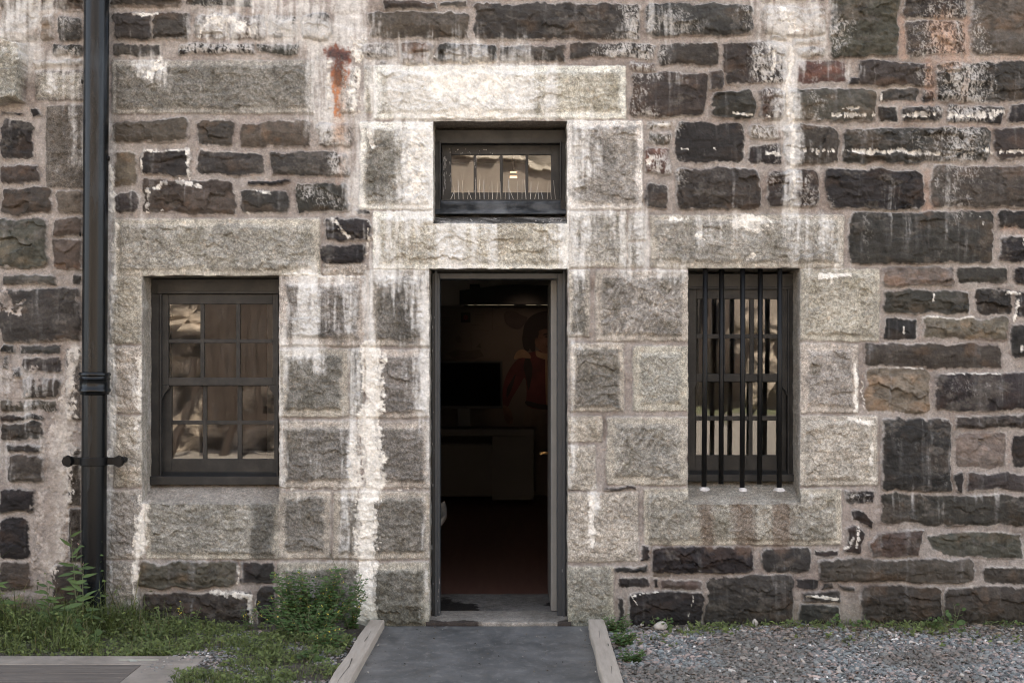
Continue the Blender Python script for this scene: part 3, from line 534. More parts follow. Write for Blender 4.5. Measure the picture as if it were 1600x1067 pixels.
def reveal(o, side, depth, tone, zb=None, dirt=0, lime=0, name='opening_reveal', keepc=.5):
    L, LB = bpx(o, side); n = len(L); m = 22
    t = (np.linspace(0, 1, m)**1.3)[:, None, None]
    Q = np.repeat(L[None], m, 0).copy()
    end = L.copy(); end[:, 1] = depth
    if side in 'lr': end[:, 0] = L[:, 0].mean()
    elif zb is None: end[:, 2] = L[:, 2].mean()
    else: end[:, 2] = zb
    Q = Q*(1-t) + end[None]*t
    a = (Q[..., 0] + Q[..., 1]*1.3)*250; b = (Q[..., 2] + Q[..., 1]*.9)*250
    nn = fbm(a/9, b/9, 4, 401); n4 = fbm(a/40, b/40, 3, 405); amp = (.005*nn*sstep(0, .2, t[..., 0]))
    ax = 0 if side in 'lr' else 2; Q[..., ax] += amp
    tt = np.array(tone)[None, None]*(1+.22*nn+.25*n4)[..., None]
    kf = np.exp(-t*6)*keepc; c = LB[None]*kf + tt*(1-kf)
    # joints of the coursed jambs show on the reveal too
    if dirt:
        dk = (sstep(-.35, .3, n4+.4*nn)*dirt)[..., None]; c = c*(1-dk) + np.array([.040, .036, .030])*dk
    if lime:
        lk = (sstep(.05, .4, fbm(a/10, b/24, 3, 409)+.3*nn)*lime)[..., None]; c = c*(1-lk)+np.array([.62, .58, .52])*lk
    mk = np.zeros(Q.shape); mk[..., 0] = .9
    ids = np.arange(n*m).reshape(m, n); f = np.stack([ids[:-1, :-1], ids[1:, :-1], ids[1:, 1:], ids[:-1, 1:]], -1).reshape(-1, 4)
    return grid_obj(name, Q.reshape(-1, 3), f, WALL, bld, True, dict(base=np.clip(c, .01, .85).reshape(-1, 3), mask=mk.reshape(-1, 3)))
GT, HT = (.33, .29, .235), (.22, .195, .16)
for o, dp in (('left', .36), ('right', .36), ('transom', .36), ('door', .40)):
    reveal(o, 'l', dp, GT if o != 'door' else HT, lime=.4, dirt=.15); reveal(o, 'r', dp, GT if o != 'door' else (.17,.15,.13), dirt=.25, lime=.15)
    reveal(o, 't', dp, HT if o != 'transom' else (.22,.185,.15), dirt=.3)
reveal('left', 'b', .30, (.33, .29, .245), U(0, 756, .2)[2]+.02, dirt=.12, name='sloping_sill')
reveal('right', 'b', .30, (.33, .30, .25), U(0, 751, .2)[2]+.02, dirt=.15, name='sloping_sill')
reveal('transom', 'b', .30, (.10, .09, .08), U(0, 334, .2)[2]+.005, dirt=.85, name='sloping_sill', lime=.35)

# ---------------------------------------------------------------- the rest of the building shell
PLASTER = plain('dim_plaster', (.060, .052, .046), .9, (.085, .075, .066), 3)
CEIL = plain('dim_ceiling', (.16, .15, .14), .9)
FLOORM = plain('brown_floor_boards', (.13, .062, .046), .40, (.18, .095, .07), 3, (6, .5, 1), .15, 20, .004)
OUTER = plain('distant_masonry', (.07, .063, .058), .9, (.20, .17, .15), 3.2, (1, 1, 2.2), .6, 9, .05)
ROOFM = plain('slate_roof', (.05, .05, .055), .7)
m = MB()
m.box(-13, -5.30, .0, .5, -.3, 11); m.box(5.42, 13, .0, .5, -.3, 11); m.box(-5.30, 5.42, .0, .5, 5.44, 11)
m.box(-13, -12.5, .5, 10, -.3, 11); m.box(12.5, 13, .5, 10, -.3, 11); m.box(-12.5, 12.5, 9.6, 10, -.3, 11)
m.build('outer_wall', OUTER, bld)
m = MB(); m.box(-13.3, 13.3, -.25, 10.3, 11, 11.3); m.build('roof', ROOFM, bld)
m = MB()
ops = sorted([(U(o[0], 0, .36)[0]-.02 if False else (o[0]-800)/S-.03, (o[2]-800)/S+.03, ZC-(o[3]-HOR)/S-.01, ZC-(o[1]-HOR)/S+.03) for o in OPEN.values()])
xs = sorted({-5.3, 5.42} | {o[0] for o in ops} | {o[1] for o in ops})
for a, b in zip(xs[:-1], xs[1:]):
    z = -.3
    for o in sorted([o for o in ops if o[0] < b-1e-4 and o[1] > a+1e-4], key=lambda o: o[2]):
        if o[2]-.0 > z: m.box(a, b, .362, .5, z, o[2])
        z = o[3]
    m.box(a, b, .362, .5, z, 5.44)
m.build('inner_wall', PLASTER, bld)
RB = 8.4
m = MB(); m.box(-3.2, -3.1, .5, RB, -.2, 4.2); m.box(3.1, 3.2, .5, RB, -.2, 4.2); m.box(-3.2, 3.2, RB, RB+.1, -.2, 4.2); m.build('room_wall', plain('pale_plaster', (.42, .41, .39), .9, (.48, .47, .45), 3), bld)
m = MB(); m.box(-3.2, 3.2, .5, RB, 4.2, 4.3); m.build('room_ceiling', CEIL, bld)
m = MB(); m.box(-3.2, 3.2, 1.02, RB, -.12, -.004); m.build('room_floor', FLOORM, bld)

# ---------------------------------------------------------------- threshold
STEP = plain('worn_threshold_stone', (.155, .140, .122), .8, (.25, .225, .195), 6, (1, 1, 1), .5, 70, .006)
STEP2 = plain('inner_threshold_concrete', (.13, .122, .112), .7, (.19, .18, .165), 4, (1, 1, 1), .3, 70, .004)
x0, x1 = (671-800)/S-.02, (887-800)/S+.02
def slab(name, x0, x1, y0, y1, z0, z1, mat, parent, amp=.004, n=50):
    u, v = np.meshgrid(np.linspace(x0, x1, n), np.linspace(y0, y1, n)); z = z1 + amp*fbm(u*9, v*9, 3, 501)
    z[0] -= .012; P_ = np.stack([u, v, z], -1)
    fr = P_[0].copy(); fr[:, 2] = z0; P_ = np.concatenate([fr[None], P_], 0); nn_ = n+1
    ids = np.arange(nn_*n).reshape(nn_, n); f = np.stack([ids[:-1, :-1], ids[:-1, 1:], ids[1:, 1:], ids[1:, :-1]], -1).reshape(-1, 4)
    return grid_obj(name, P_.reshape(-1, 3), f, mat, parent)
def damp(o, spots, c1, c2):
    me = o.data; n = len(me.vertices); co = np.empty(n*3, np.float32); me.vertices.foreach_get('co', co); co = co.reshape(-1, 3) + np.array(bld.location)
    x, y = co[:, 0], co[:, 1]; F = np.zeros(n)
    for px, py, rx, ry, st in spots:
        cx_, cy_, _ = G(px, py, .012); F = np.maximum(F, st*np.clip(2.0 - np.hypot((x-cx_)/rx, (y-cy_)/ry), 0, 1.3))
    m_ = sstep(.50, .80, F + .45*fbm(x*16, y*9, 4, 901) + .2*fbm(x*60, y*40, 3, 903))[:, None]
    v_ = fbm(x*7, y*4, 4, 905)+.5*fbm(x*40, y*30, 3, 907); b_ = np.array(c1)*(1+.35*v_)[:, None]; b_ = b_*(1-m_) + np.array(c2)*m_
    for nm, arr in (('base', b_), ('mask', np.tile([.5, 0, 0], (n, 1)))):
        at_ = me.attributes.new(nm, 'FLOAT_COLOR', 'POINT'); c_ = np.ones((n, 4), np.float32); c_[:, :3] = arr; at_.data.foreach_set('color', c_.ravel())
damp(slab('threshold', x0, x1, -.035, .33, -.12, .020, WALL, bld, .005, 170), [(688,967,.12,.16,1.1),(722,961,.10,.07,1.05),(870,972,.085,.09,1),(884,962,.05,.1,1)], (.215, .195, .168), (.045, .036, .030))
damp(slab('inner_threshold', x0-.1, x1+.1, .335, 1.02, -.1, .006, WALL, bld, .003, 150), [(706,943,.13,.30,1.15),(692,942,.08,.34,1.1),(860,930,.05,.08,.6)], (.155, .145, .132), (.020, .017, .015))
# dark damp patches lying in the doorway
WET = plain('damp_patch', (.030, .025, .021), .6, (.075, .064, .054), 14, bs=.3)
def blob(pts, z, name='damp_patch', mat=WET, parent=bld):
    c = [G(px, py, z) for px, py in pts]; q = []
    n = len(c)
    for i in range(n):
        for t in (0, .25, .5, .75):
            p0, p1, p2, p3 = (c[(i+j-1) % n] for j in range(4))
            q.append(tuple(.5*((2*p1[a]) + (-p0[a]+p2[a])*t + (2*p0[a]-5*p1[a]+4*p2[a]-p3[a])*t*t + (-p0[a]+3*p1[a]-3*p2[a]+p3[a])*t**3) for a in range(2)))
    q2 = []
    for i in range(len(q)):
        (xa, ya), (xb, yb) = q[i], q[(i+1) % len(q)]
        for t in (0, .25, .5, .75): q2.append((xa+(xb-xa)*t, ya+(yb-ya)*t))
    q = [(x+.016*float(fbm(np.array(x*30), np.array(y*16), 4, 901)), y+.05*float(fbm(np.array(x*30), np.array(y*16), 4, 902))) for x, y in q2]
    mm = MB(); mm.add([(x, y, z+.0035) for x, y in q] + [(x, y, z-.01) for x, y in q], [tuple(range(len(q)))])
    o = mm.build(name, mat, parent)
    me = o.data
    if me.polygons[0].normal.z < 0: me.flip_normals()
# ---------------------------------------------------------------- windows
GAPM = plain('shadow_gap_paint', (.006, .006, .006), .6)
PUTTY = plain('white_putty', (.50, .46, .42), .9, (.30, .27, .24), 30)
FLAKE = plain('flaking_paint', (.32, .30, .28), .9, (.10, .10, .10), 40)
WINL = []
def sash_window(name, label, y, ox0, oy0, ox1, oy1, xs_u, ys_u, xs_l, ys_l, outer, headb, sillt, sillm, botb, parent=bld, side='l'):
    """pixel columns/rows of the glazing; each sash a frame of its own"""
    f = MB()
    f.pbox(ox0, oy0, ox1, headb, y, .07)                        # head board
    f.pbox(ox0, headb, outer[0], botb, y, .07); f.pbox(outer[1], headb, ox1, botb, y, .07)
    f.pbox(outer[0], headb, outer[0]+3, botb, y-.012, .02); f.pbox(outer[1]-3, headb, outer[1], botb, y-.012, .02)   # beads
    f.pbox(outer[0]-3, headb-4, outer[1]+3, headb, y-.014, .018)
    win = f.build(name, PAINT, parent, .003); tag(win, label)
    s = MB(); s.pbox(ox0-2, sillm, ox1+2, botb, y-.035, .12); a, b = U(outer[0]+3, sillm, y), U(outer[1]-3, sillt, y)
    s.add([(a[0], y-.02, a[2]), (b[0], y-.02, a[2]), (b[0], y+.05, b[2]), (a[0], y+.05, b[2]), (a[0], y+.06, a[2]), (b[0], y+.06, a[2])],
          [(0,1,2,3), (0,4,5,1), (3,2,5,4), (0,3,4), (1,5,2)]); s.build('wooden_sill', PAINT, win, .003)
    def sash(x, r, yy, horns, L, Rr, T, Bm):
        m = MB(); t = .035; mu = 6
        m.pbox(L, T, x[0][0], Bm, yy, t); m.pbox(x[-1][1], T, Rr, Bm, yy, t)
        m.pbox(x[0][0], T, x[-1][1], r[0][0], yy, t); m.pbox(x[0][0], r[-1][1], x[-1][1], Bm, yy, t)
        for i in range(len(x)-1): m.pbox(x[i][1], r[0][0], x[i+1][0], r[-1][1], yy+.004, t-.010)
        for i in range(len(r)-1): m.pbox(x[0][0], r[i][1], x[-1][1], r[i+1][0], yy+.0065, t-.014)
        if horns:
            for (xa, sgn) in ((L, 1), (Rr, -1)):
                p = [(xa, Bm), (xa+sgn*13, Bm), (xa+sgn*12, Bm+6), (xa+sgn*6, Bm+13), (xa+sgn*3, Bm+20), (xa, Bm+22)]
                q = [(U(a_, b_, yy)[0], U(a_, b_, yy)[2]) for a_, b_ in p]
                m.prism(q if sgn < 0 else q, yy, yy+t)
        o = m.build('sash', PAINT, win, .0022)
        g = MB()
        for xa, xb in x:                              # panes slightly out of true with each other, like old glass
            for ra, rb in r:
                a, b = U(xa-2, rb+2, yy), U(xb+2, ra-2, yy); j = [random.uniform(-.0005, .0005) for _ in range(4)]; q = yy+.018
                g.add([(a[0], q+j[0], a[2]), (b[0], q+j[1], a[2]), (b[0], q+j[2], b[2]), (a[0], q+j[3], b[2])], [(0,1,2,3)])
        g.build('pane', GLASS, win)
        return o
    L, Rr = outer[0]+2, outer[1]-2
    top, mt, mb, bot = ys_u[0][0]-15, ys_u[-1][1], ys_l[0][0], ys_l[-1][1]+20
    sash(xs_u, ys_u, y+.012, True, L, Rr, top, mb-1)
    sash(xs_l, ys_l, y+.052, False, xs_l[0][0]-15, xs_l[-1][1]+15, mt+2, sillt+3)
    d = MB(); d.pbox(outer[0], headb, outer[1], top, y+.03, .03); d.pbox(outer[0], headb, L+16, botb, y+.09, .02); d.pbox(Rr-16, headb, outer[1], botb, y+.09, .02); d.build('parting_bead', PAINT, win)
    return win
wl_ = sash_window('window', 'left window with twelve clear panes and no bars', .2, 236, 436, 446, 757,
    [(263,313),(319,369),(375,426)], [(475,530),(536,590)], [(268,317),(323,371),(378,428)], [(603,657),(663,717)], (249, 435), 459, 738, 744, 757)
wr_ = sash_window('window', 'right window behind five black iron bars', .2, 1065, 428, 1240, 752,
    [(1088,1127),(1133,1172),(1178,1216)], [(467,522),(529,584)], [(1086,1125),(1131,1170),(1176,1214)], [(597,650),(657,711)], (1074, 1234), 452, 735, 741, 752)
# transom
f = MB(); y = .2
f.pbox(679, 203, 884, 224, y, .08); f.pbox(679, 224, 688, 333, y, .08); f.pbox(876, 224, 884, 333, y, .08)
f.pbox(686, 220, 688.5, 312, y-.012, .02); f.pbox(875, 220, 877.5, 312, y-.012, .02)
win = f.build('window', PAINT, bld, .003); tag(win, 'small four-pane transom window over the doorway')
f = MB(); y = .2
a, b = U(679, 334, y-.03), U(884, 312, y+.05)
f.add([(a[0], y-.03, a[2]), (b[0], y-.03, a[2]), (b[0], y+.06, b[2]), (a[0], y+.06, b[2]), (a[0], y+.08, a[2]-.0), (b[0], y+.08, a[2])], [(0,1,2,3), (3,2,5,4), (0,3,4), (1,5,2), (0,4,5,1)])
f.build('wooden_sill', plain('sky_sheen_paint', (.020, .022, .024), .38, (.13, .135, .14), 6, (1, 1, 2), .3, 40, .003, .6, lo=.40, hi=.65), win, .003)  # paler blue-grey paints the sky's sheen into the sill colour
f = MB(); y2 = .285; xs4 = [(705,740),(744.5,781),(785.5,821),(825.5,861)]
f.pbox(690, 222, 705, 314, y2, .03); f.pbox(861, 222, 876, 314, y2, .03); f.pbox(705, 222, 861, 242, y2, .03); f.pbox(705, 301, 861, 316, y2, .03)
for i in range(3): f.pbox(xs4[i][1], 242, xs4[i+1][0], 301, y2+.003, .024)
f.build('sash', PAINT, win, .002)
g = MB()
for xa, xb in xs4:
    a, b = U(xa-2, 303, y2), U(xb+2, 240, y2); g.add([(a[0], y2+.016, a[2]), (b[0], y2+.0165, a[2]), (b[0], y2+.0155, b[2]), (a[0], y2+.016, b[2])], [(0,1,2,3)])
g.build('pane', GLASS, win)
# flaked paint streaks on the transom frame and grit on its sill
f = MB()
for _ in range(70):
    px, py = (random.choice([693, 696, 703, 742]) + random.uniform(-2, 2), random.uniform(242, 300)) if random.random() < .7 else (random.uniform(695, 770), random.uniform(232, 241))
    hh = random.uniform(1.5, 7) if py > 241 else random.uniform(.8, 2); f.pbox(px, py, px+random.uniform(.5, 1.4), py+hh, y2-.0015, .004)
f.build('flaked_paint', FLAKE, win)
f = MB()
for _ in range(46):
    px = random.uniform(684, 880) if random.random() < .5 else random.uniform(858, 884); x, _, z = U(px, 338, 0); yy = random.uniform(.03, .15)
    a = random.uniform(.002, .006); zz = ZC-(350-HOR)/S*-1 if False else (ZC-(350-HOR)/S) + yy/.30*((U(0,334,.2)[2]+.005)-(ZC-(350-HOR)/S)) + .004
    x = (px-800)/S; f.add([(x-a, yy, zz), (x, yy-a*1.4, zz), (x+a*1.5, yy, zz+.002), (x, yy+a, zz+.001), (x, yy, zz+a*1.2)], [(0,1,4), (1,2,4), (2,3,4), (3,0,4)])
tag(f.build('plaster_crumbs', PUTTY), 'scatter of pale plaster crumbs on the dark sill over the doorway', 'debris', kind='stuff')
# bird spikes
WIRE = plain('steel_wire', (.45, .43, .40), .35, metal=.8, bs=0)
sp = empty('bird_spikes', U(781, 314, .175), 'thin steel bird spikes on a strip along the transom window ledge', 'bird spikes')
f = MB(); f.pbox(689, 311.5, 875, 313.5, .165, .02); f.build('spike_strip', PAINT, sp)
f = MB()
for i, px in enumerate(np.linspace(704, 868, 26)):
    lean = random.uniform(-3, 3) if i % 5 else random.uniform(-9, 7); hgt = random.choice([30, 29, 28, 31, 20, 14]); a = U(px, 312, .17); b = U(px+lean, 312-hgt, .17+random.uniform(-.03, .02))
    f = MB(); f.tube([a, b], .0011, 5); f.build('spike', WIRE, sp)

# iron bars
for i, (xt, xb, yb, yy) in enumerate([(1102,1100,761,.035),(1127.5,1126.5,754,.085),(1160.5,1159.5,762,.035),(1188,1186.5,754,.085),(1218.5,1217.5,762,.035)]):
    m = MB(); a, b = U(xt, 412, yy), U(xb, yb+2, yy); m.tube([a, ((a[0]+b[0])/2+.001, yy, (a[2]+b[2])/2), b], .0162, 16)
    tag(m.build('iron_bar', BARM, bld, smooth=True), ['leftmost black iron bar of the right window', 'second black bar from the left', 'middle black bar', 'fourth black bar from the left', 'rightmost black bar'][i])
    if i % 2 == 0:
        m = MB(); c = U(xb, yb+1, yy); n = 14; vs1, vs2 = [], []
        for j in range(n):
            t = 2*PI*j/n; r = .032*random.uniform(.6, 1.25); vs1.append((c[0]+r*math.cos(t)*1.05, c[1]+r*.8*math.sin(t)-.012, c[2]-.008+.010*math.sin(t))); vs2.append((c[0]+r*.6*math.cos(t), c[1]+r*.5*math.sin(t)-.01, c[2]+.006))
        m.add(vs1+vs2, [(j, (j+1) % n, (j+1) % n+n, j+n) for j in range(n)] + [tuple(range(n, 2*n))]); m.build('putty', PUTTY, bld, smooth=True)

# ---------------------------------------------------------------- door frame and open leaf
BLUEP = plain('blue_black_paint', (.022, .026, .030), .45, (.032, .036, .040), 5, bs=.25, bscale=40)
m = MB(); m.pbox(675, 427, 687, 968, .17, .13); m.pbox(871, 427, 886, 966, .17, .13); m.pbox(687, 427, 871, 436, .17, .13)
m.pbox(679, 420, 683, 968, .145, .03); m.pbox(879.5, 420, 884, 966, .145, .03)
fr = m.build('door_frame', BLUEP, bld, .003)
m = MB(); 
for _ in range(34):
    px, py = random.choice([(684, random.uniform(900, 960)), (880, random.uniform(880, 965)), (676, random.uniform(440, 960)), (677, random.uniform(440, 960))]); px += random.uniform(-2.5, 2.5)
    m.pbox(px, py, px+random.uniform(.4, 1.5), py+random.uniform(1, 6), .1435 if px < 679 or px > 886 else .168, .003)
m.build('chipped_paint', FLAKE, fr)
LEAF = plain('grey_door_paint', (.15, .143, .13), .5, (.18, .172, .157), 4)
m = MB(); xe = U(863, 0, .30)[0]; zt, zb_ = U(0, 437, .3)[2], .025
m.box(xe-.008, xe+.030, .305, 1.12, zb_, zt); lf = m.build('door', LEAF, bld, .003); tag(lf, 'grey door leaf swung fully open into the dark room')
m = MB(); m.tube([(xe-.008, 1.02, 1.0), (xe-.06, 1.02, 1.0), (xe-.06, .92, 1.0)], .009, 10); m.build('handle', plain('brass', (.5, .3, .12), .3, metal=1, bs=0), lf, smooth=True)

# ---------------------------------------------------------------- inside the room
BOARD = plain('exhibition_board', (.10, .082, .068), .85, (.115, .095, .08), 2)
DARKW = plain('dark_timber', (.010, .009, .008), .7)
def ub(px, py, y): a = U(px, py, y); return a[0], a[2]
bd = empty('display_board', (U(760, 780, 7.9)[0], 7.9, 0), 'tall pale exhibition board at the back of the dark room, behind the television', 'display board')
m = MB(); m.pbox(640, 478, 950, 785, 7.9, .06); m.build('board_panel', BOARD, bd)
INK = plain('board_ink', (.025, .02, .018), .9, bs=0); RED = plain('dull_red_print', (.16, .015, .015), .9, bs=0)
m = MB(); m.pbox(720, 488.5, 735, 504, 7.893, .006); m.build('emblem', INK, bd)
m = MB()
for a in range(8):
    t = a*PI/4; cx_, cz_ = ub(727.5, 496, 7.888); m.prism([(cx_+.045*math.cos(t), cz_+.045*math.sin(t)), (cx_+.012*math.cos(t+.6), cz_+.012*math.sin(t+.6)), (cx_+.012*math.cos(t-.6), cz_+.012*math.sin(t-.6))], 7.886, 7.892)
m.build('emblem_star', RED, bd)
INK2 = plain('board_faint_ink', (.065, .053, .044), .9, bs=0)
m = MB()
for (xa, xb, yy) in ((742,756,491),(742,759,495.5),(742,757,500),(736,748,507),(690,703,496),(690,702,499)):
    x = xa
    while x < xb: ww = random.uniform(1, 3); m.pbox(x, yy, min(x+ww, xb), yy+1.6, 7.894, .005); x += ww+.8
m.pbox(769, 480, 769.7, 516, 7.894, .005); m.pbox(735, 516, 769, 516.7, 7.894, .005); m.pbox(712, 516, 712.6, 560, 7.894, .005)
m.build('faint_caption', INK2, bd)
m = MB()
for pts in ([(712,528),(716,522),(722,530),(720,536),(714,535)], [(700,552),(712,546),(728,548),(750,546),(756,556),(742,561),(708,561)], [(744,542),(750,536),(752,544)], [(735,520),(736,520),(737,546),(736,546)]):
    m.prism([ub(a, b, 7.893) for a, b in pts], 7.893, 7.898)
m.build('line_drawing', INK2, bd)
# the flat printed figure on the board
mu = empty('wall_mural', (U(838, 760, 7.86)[0], 7.86, 0), 'flat printed figure in red coat and wide black plumed hat on the exhibition board', 'mural')
COAT = plain('print_red_coat', (.12, .028, .028), .8, (.05, .014, .015), 2.2, bs=0, detail=3); SKIN = plain('print_skin', (.17, .095, .066), .8, (.08, .045, .032), 5, bs=0); HATM = plain('print_black', (.018, .013, .012), .8, bs=0)
EPA = plain('print_gold', (.22, .14, .085), .8, bs=0); PLUME = plain('print_plume', (.045, .032, .030), .8, bs=0); BREECH = plain('print_breeches', (.10, .075, .06), .8, bs=0)
def pr(name, pts, mat, y0):
    m = MB(); n = len(pts); c = []
    for i in range(n):
        for t in (0, .33, .67):
            p0, p1, p2, p3 = (pts[(i+j-1) % n] for j in range(4))
            c.append(tuple(.5*((2*p1[a]) + (-p0[a]+p2[a])*t + (2*p0[a]-5*p1[a]+4*p2[a]-p3[a])*t*t + (-p0[a]+3*p1[a]-3*p2[a]+p3[a])*t**3) for a in range(2)))
    m.prism([ub(a, b, y0) for a, b in c], y0, y0+.004); m.build(name, mat, mu)
pr('coat', [(822,553),(836,549),(852,548),(868,552),(884,560),(886,600),(882,625),(878,640),(850,640),(824,634),(823,610),(820,590),(812,602),(800,622),(793,636),(786,632),(786,606),(792,585),(804,566)], COAT, 7.884)
pr('breeches', [(824,636),(852,640),(878,640),(884,680),(880,730),(866,760),(850,700),(838,760),(818,756),(815,700),(818,655)], BREECH, 7.885)
pr('face', [(836,526),(842,517),(852,514),(864,516),(872,528),(870,545),(860,555),(848,551),(840,543),(835,538)], SKIN, 7.879)
pr('hair', [(829,520),(838,514),(842,522),(837,535),(836,548),(830,548),(826,535)], HATM, 7.877)
pr('hat', [(817,520),(820,506),(830,494),(846,487),(868,486),(890,494),(894,512),(880,520),(866,516),(850,514),(838,520),(832,532),(826,548),(819,545),(816,532)], HATM, 7.874)
pr('plume', [(788,490),(794,486),(806,487),(814,492),(824,496),(821,504),(812,514),(800,512),(790,504)], PLUME, 7.873)
pr('epaulette', [(803,561),(808,549),(818,546),(828,554),(829,560),(816,559)], EPA, 7.877)
pr('hand', [(786,634),(794,636),(800,646),(801,660),(793,662),(788,652)], SKIN, 7.880)
pr('ear', [(836,530),(839,528),(841,533),(839,538),(836,537)], SKIN, 7.872)
pr('coat_fold', [(824,556),(832,575),(826,610),(822,590),(818,572)], HATM, 7.879)
pr('coat_fold', [(798,596),(806,584),(800,606),(792,622),(792,608)], HATM, 7.879)
pr('belt', [(823,626),(850,632),(880,630),(880,637),(850,640),(824,633)], HATM, 7.878)
pr('collar', [(838,548),(850,552),(862,552),(858,562),(846,560),(838,556)], EPA, 7.877)
pr('button_row', [(852,562),(855,562),(856,626),(853,626)], EPA, 7.876)
pr('brow', [(849,522),(856,520),(862,522),(856,523),(850,524)], HATM, 7.874)
pr('eye', [(851,526),(856,524.5),(861,526),(856,528)], HATM, 7.874)
pr('mouth', [(853,541),(858,540),(863,541),(858,543)], COAT, 7.874)
tv = empty('television', (U(736, 640, 7.2)[0], 7.2, 0), 'black flat television screen above the counter in the dark room', 'television')
SCRN = plain('tv_screen', (.004, .004, .004), .7, bs=0, spec=.05); TVF = plain('tv_casing', (.012, .011, .010), .5)
m = MB(); m.pbox(668, 564, 785, 638, 7.2, .06); m.build('casing', TVF, tv, .004); m = MB(); m.pbox(671, 567, 782, 634, 7.196, .006); m.build('screen', SCRN, tv)
m = MB(); m.pbox(715, 638, 735, 671, 7.22, .04); m.build('stand', TVF, tv)
ct = empty('counter', (U(750, 780, 6.9)[0], 6.9, 0), 'low grey box counter under the television at the back of the room', 'counter')
CTM = plain('counter_laminate', (.065, .056, .050), .6, (.078, .068, .06), 2)
m = MB(); m.pbox(620, 670, 836, 681, 6.75, .6); m.build('countertop', CTM, ct, .004)
m = MB(); m.pbox(769, 681, 834, 781, 6.8, .5); m.build('cabinet', CTM, ct, .004); m = MB(); m.pbox(640, 694, 769, 775, 7.05, .2); m.build('back_panel', CTM, ct)
m = MB(); m.prism([ub(718, 475, 7), ub(718, 454, 7), ub(734, 452, 7), ub(734, 444, 7), ub(749, 444, 7), ub(749, 450, 7), ub(780, 446, 7), ub(815, 444, 7), ub(860, 446, 7), ub(900, 450, 7), ub(950, 456, 7), ub(950, 475, 7)], 7, 7.2)
tag(m.build('arched_beam', DARKW), 'dark arched beam high across the back of the room', 'beam')
def emis(name, c, s):
    m_, n_, b_ = nodes(name); b_.inputs['Emission Color'].default_value = (*c, 1); b_.inputs['Emission Strength'].default_value = s; b_.inputs['Base Color'].default_value = (.3, .3, .3, 1); return m_
LIT = emis('gap_glow', (1, .80, .52), .035)
lt = empty('gap_glow_strips', (U(790, 475, 7.4)[0], 7.4, 0), 'row of added glowing strips for the bright gaps above the exhibition board', 'glowing strips')
for xa, xb in ((731,740),(745,754),(757,778),(781,803),(822,838),(846,862),(868, 885)):
    m = MB(); m.pbox(xa, 473.8, xb, 476.8, 7.4, .03); m.build('gap_glow', LIT, lt)  # added glowing strips stand in for gaps onto a lit window
m = MB(); m.pbox(725, 477, 890, 479, 7.4, .05); m.build('rail', DARKW, lt)
pl = empty('pendant_lamp', U(803, 268, 5), 'lit double-strip pendant lamp glimpsed through the transom glass', 'lamp')
LIT2 = emis('lamp_glow', (1, .62, .36), .35)
m = MB(); m.pbox(796.5, 275, 808, 277.6, 5, .05); m.build('lamp_strip', LIT2, pl); m = MB(); m.pbox(797, 268, 807, 269.4, 5, .04); m.build('lamp_strip', LIT2, pl)
m = MB(); c = U(802, 268, 5); m.tube([(c[0], 5.06, c[2]), (c[0], 5.06, 4.2)], .008, 8); m.build('cord', DARKW, pl)
pt = bpy.data.lights.new('board_fill_spot', 'SPOT'); pt.energy = 1.5; pt.spot_size = R(58); pt.spot_blend = 1; pt.shadow_soft_size = .06; pt.color = (1, .70, .52); po = bpy.data.objects.new('board_fill_spot', pt); COL.objects.link(po)  # added unseen spot that brightens the board, no fitting here
c = U(812, 548, 7.9); po.location = (c[0]+.1, 6.3, 2.35); po.rotation_euler = (Vector(po.location)-Vector((c[0], 7.9, c[2]))).to_track_quat('Z', 'Y').to_euler()
# moulded chair whose edge shows past the left jamb
ch = empty('chair', U(672, 800, 2.2), 'white moulded chair half hidden behind the left door jamb', 'chair')
CH = plain('white_plastic', (.42, .40, .37), .5); yq = 2.2; c = U(668, 806, yq)
vsn = []; m = MB(); nu_, nv_ = 14, 12
for i in range(nu_):
    for j in range(nv_):
        u, v = i/(nu_-1)*2-1, j/(nv_-1)*2-1; rr = 1 - .12*(abs(u)**3*abs(v)**3); vsn.append((c[0]+.21*u*rr-.06, yq+.21*v*rr, c[2]-.02+.05*u*u+.07*max(v, 0)**2-.03*max(-v, 0)**3))
n_ = len(vsn); m.add(vsn + [(x, y, z-.05+.03*0) for x, y, z in vsn], [(i*nv_+j, (i+1)*nv_+j, (i+1)*nv_+j+1, i*nv_+j+1) for i in range(nu_-1) for j in range(nv_-1)] + [(n_+i*nv_+j, n_+i*nv_+j+1, n_+(i+1)*nv_+j+1, n_+(i+1)*nv_+j) for i in range(nu_-1) for j in range(nv_-1)]
      + [(i*nv_, n_+i*nv_, n_+(i+1)*nv_, (i+1)*nv_) for i in range(nu_-1)] + [((nu_-1)*nv_+j, n_+(nu_-1)*nv_+j, n_+(nu_-1)*nv_+j+1, (nu_-1)*nv_+j+1) for j in range(nv_-1)])
m.build('seat', CH, ch, smooth=True)
for sx in (-1, 1):
    for sy in (-1, 1): m = MB(); m.tube([(c[0]-.12+.15*sx, yq+.15*sy, c[2]-.02), (c[0]-.12+.17*sx, yq+.19*sy, 0)], .011, 8); m.build('leg', DARKW, ch, smooth=True)
m = MB(); m.box(c[0]-.33, c[0]+.03, yq+.2, yq+.23, c[2], c[2]+.4); m.build('backrest', CH, ch, .01)

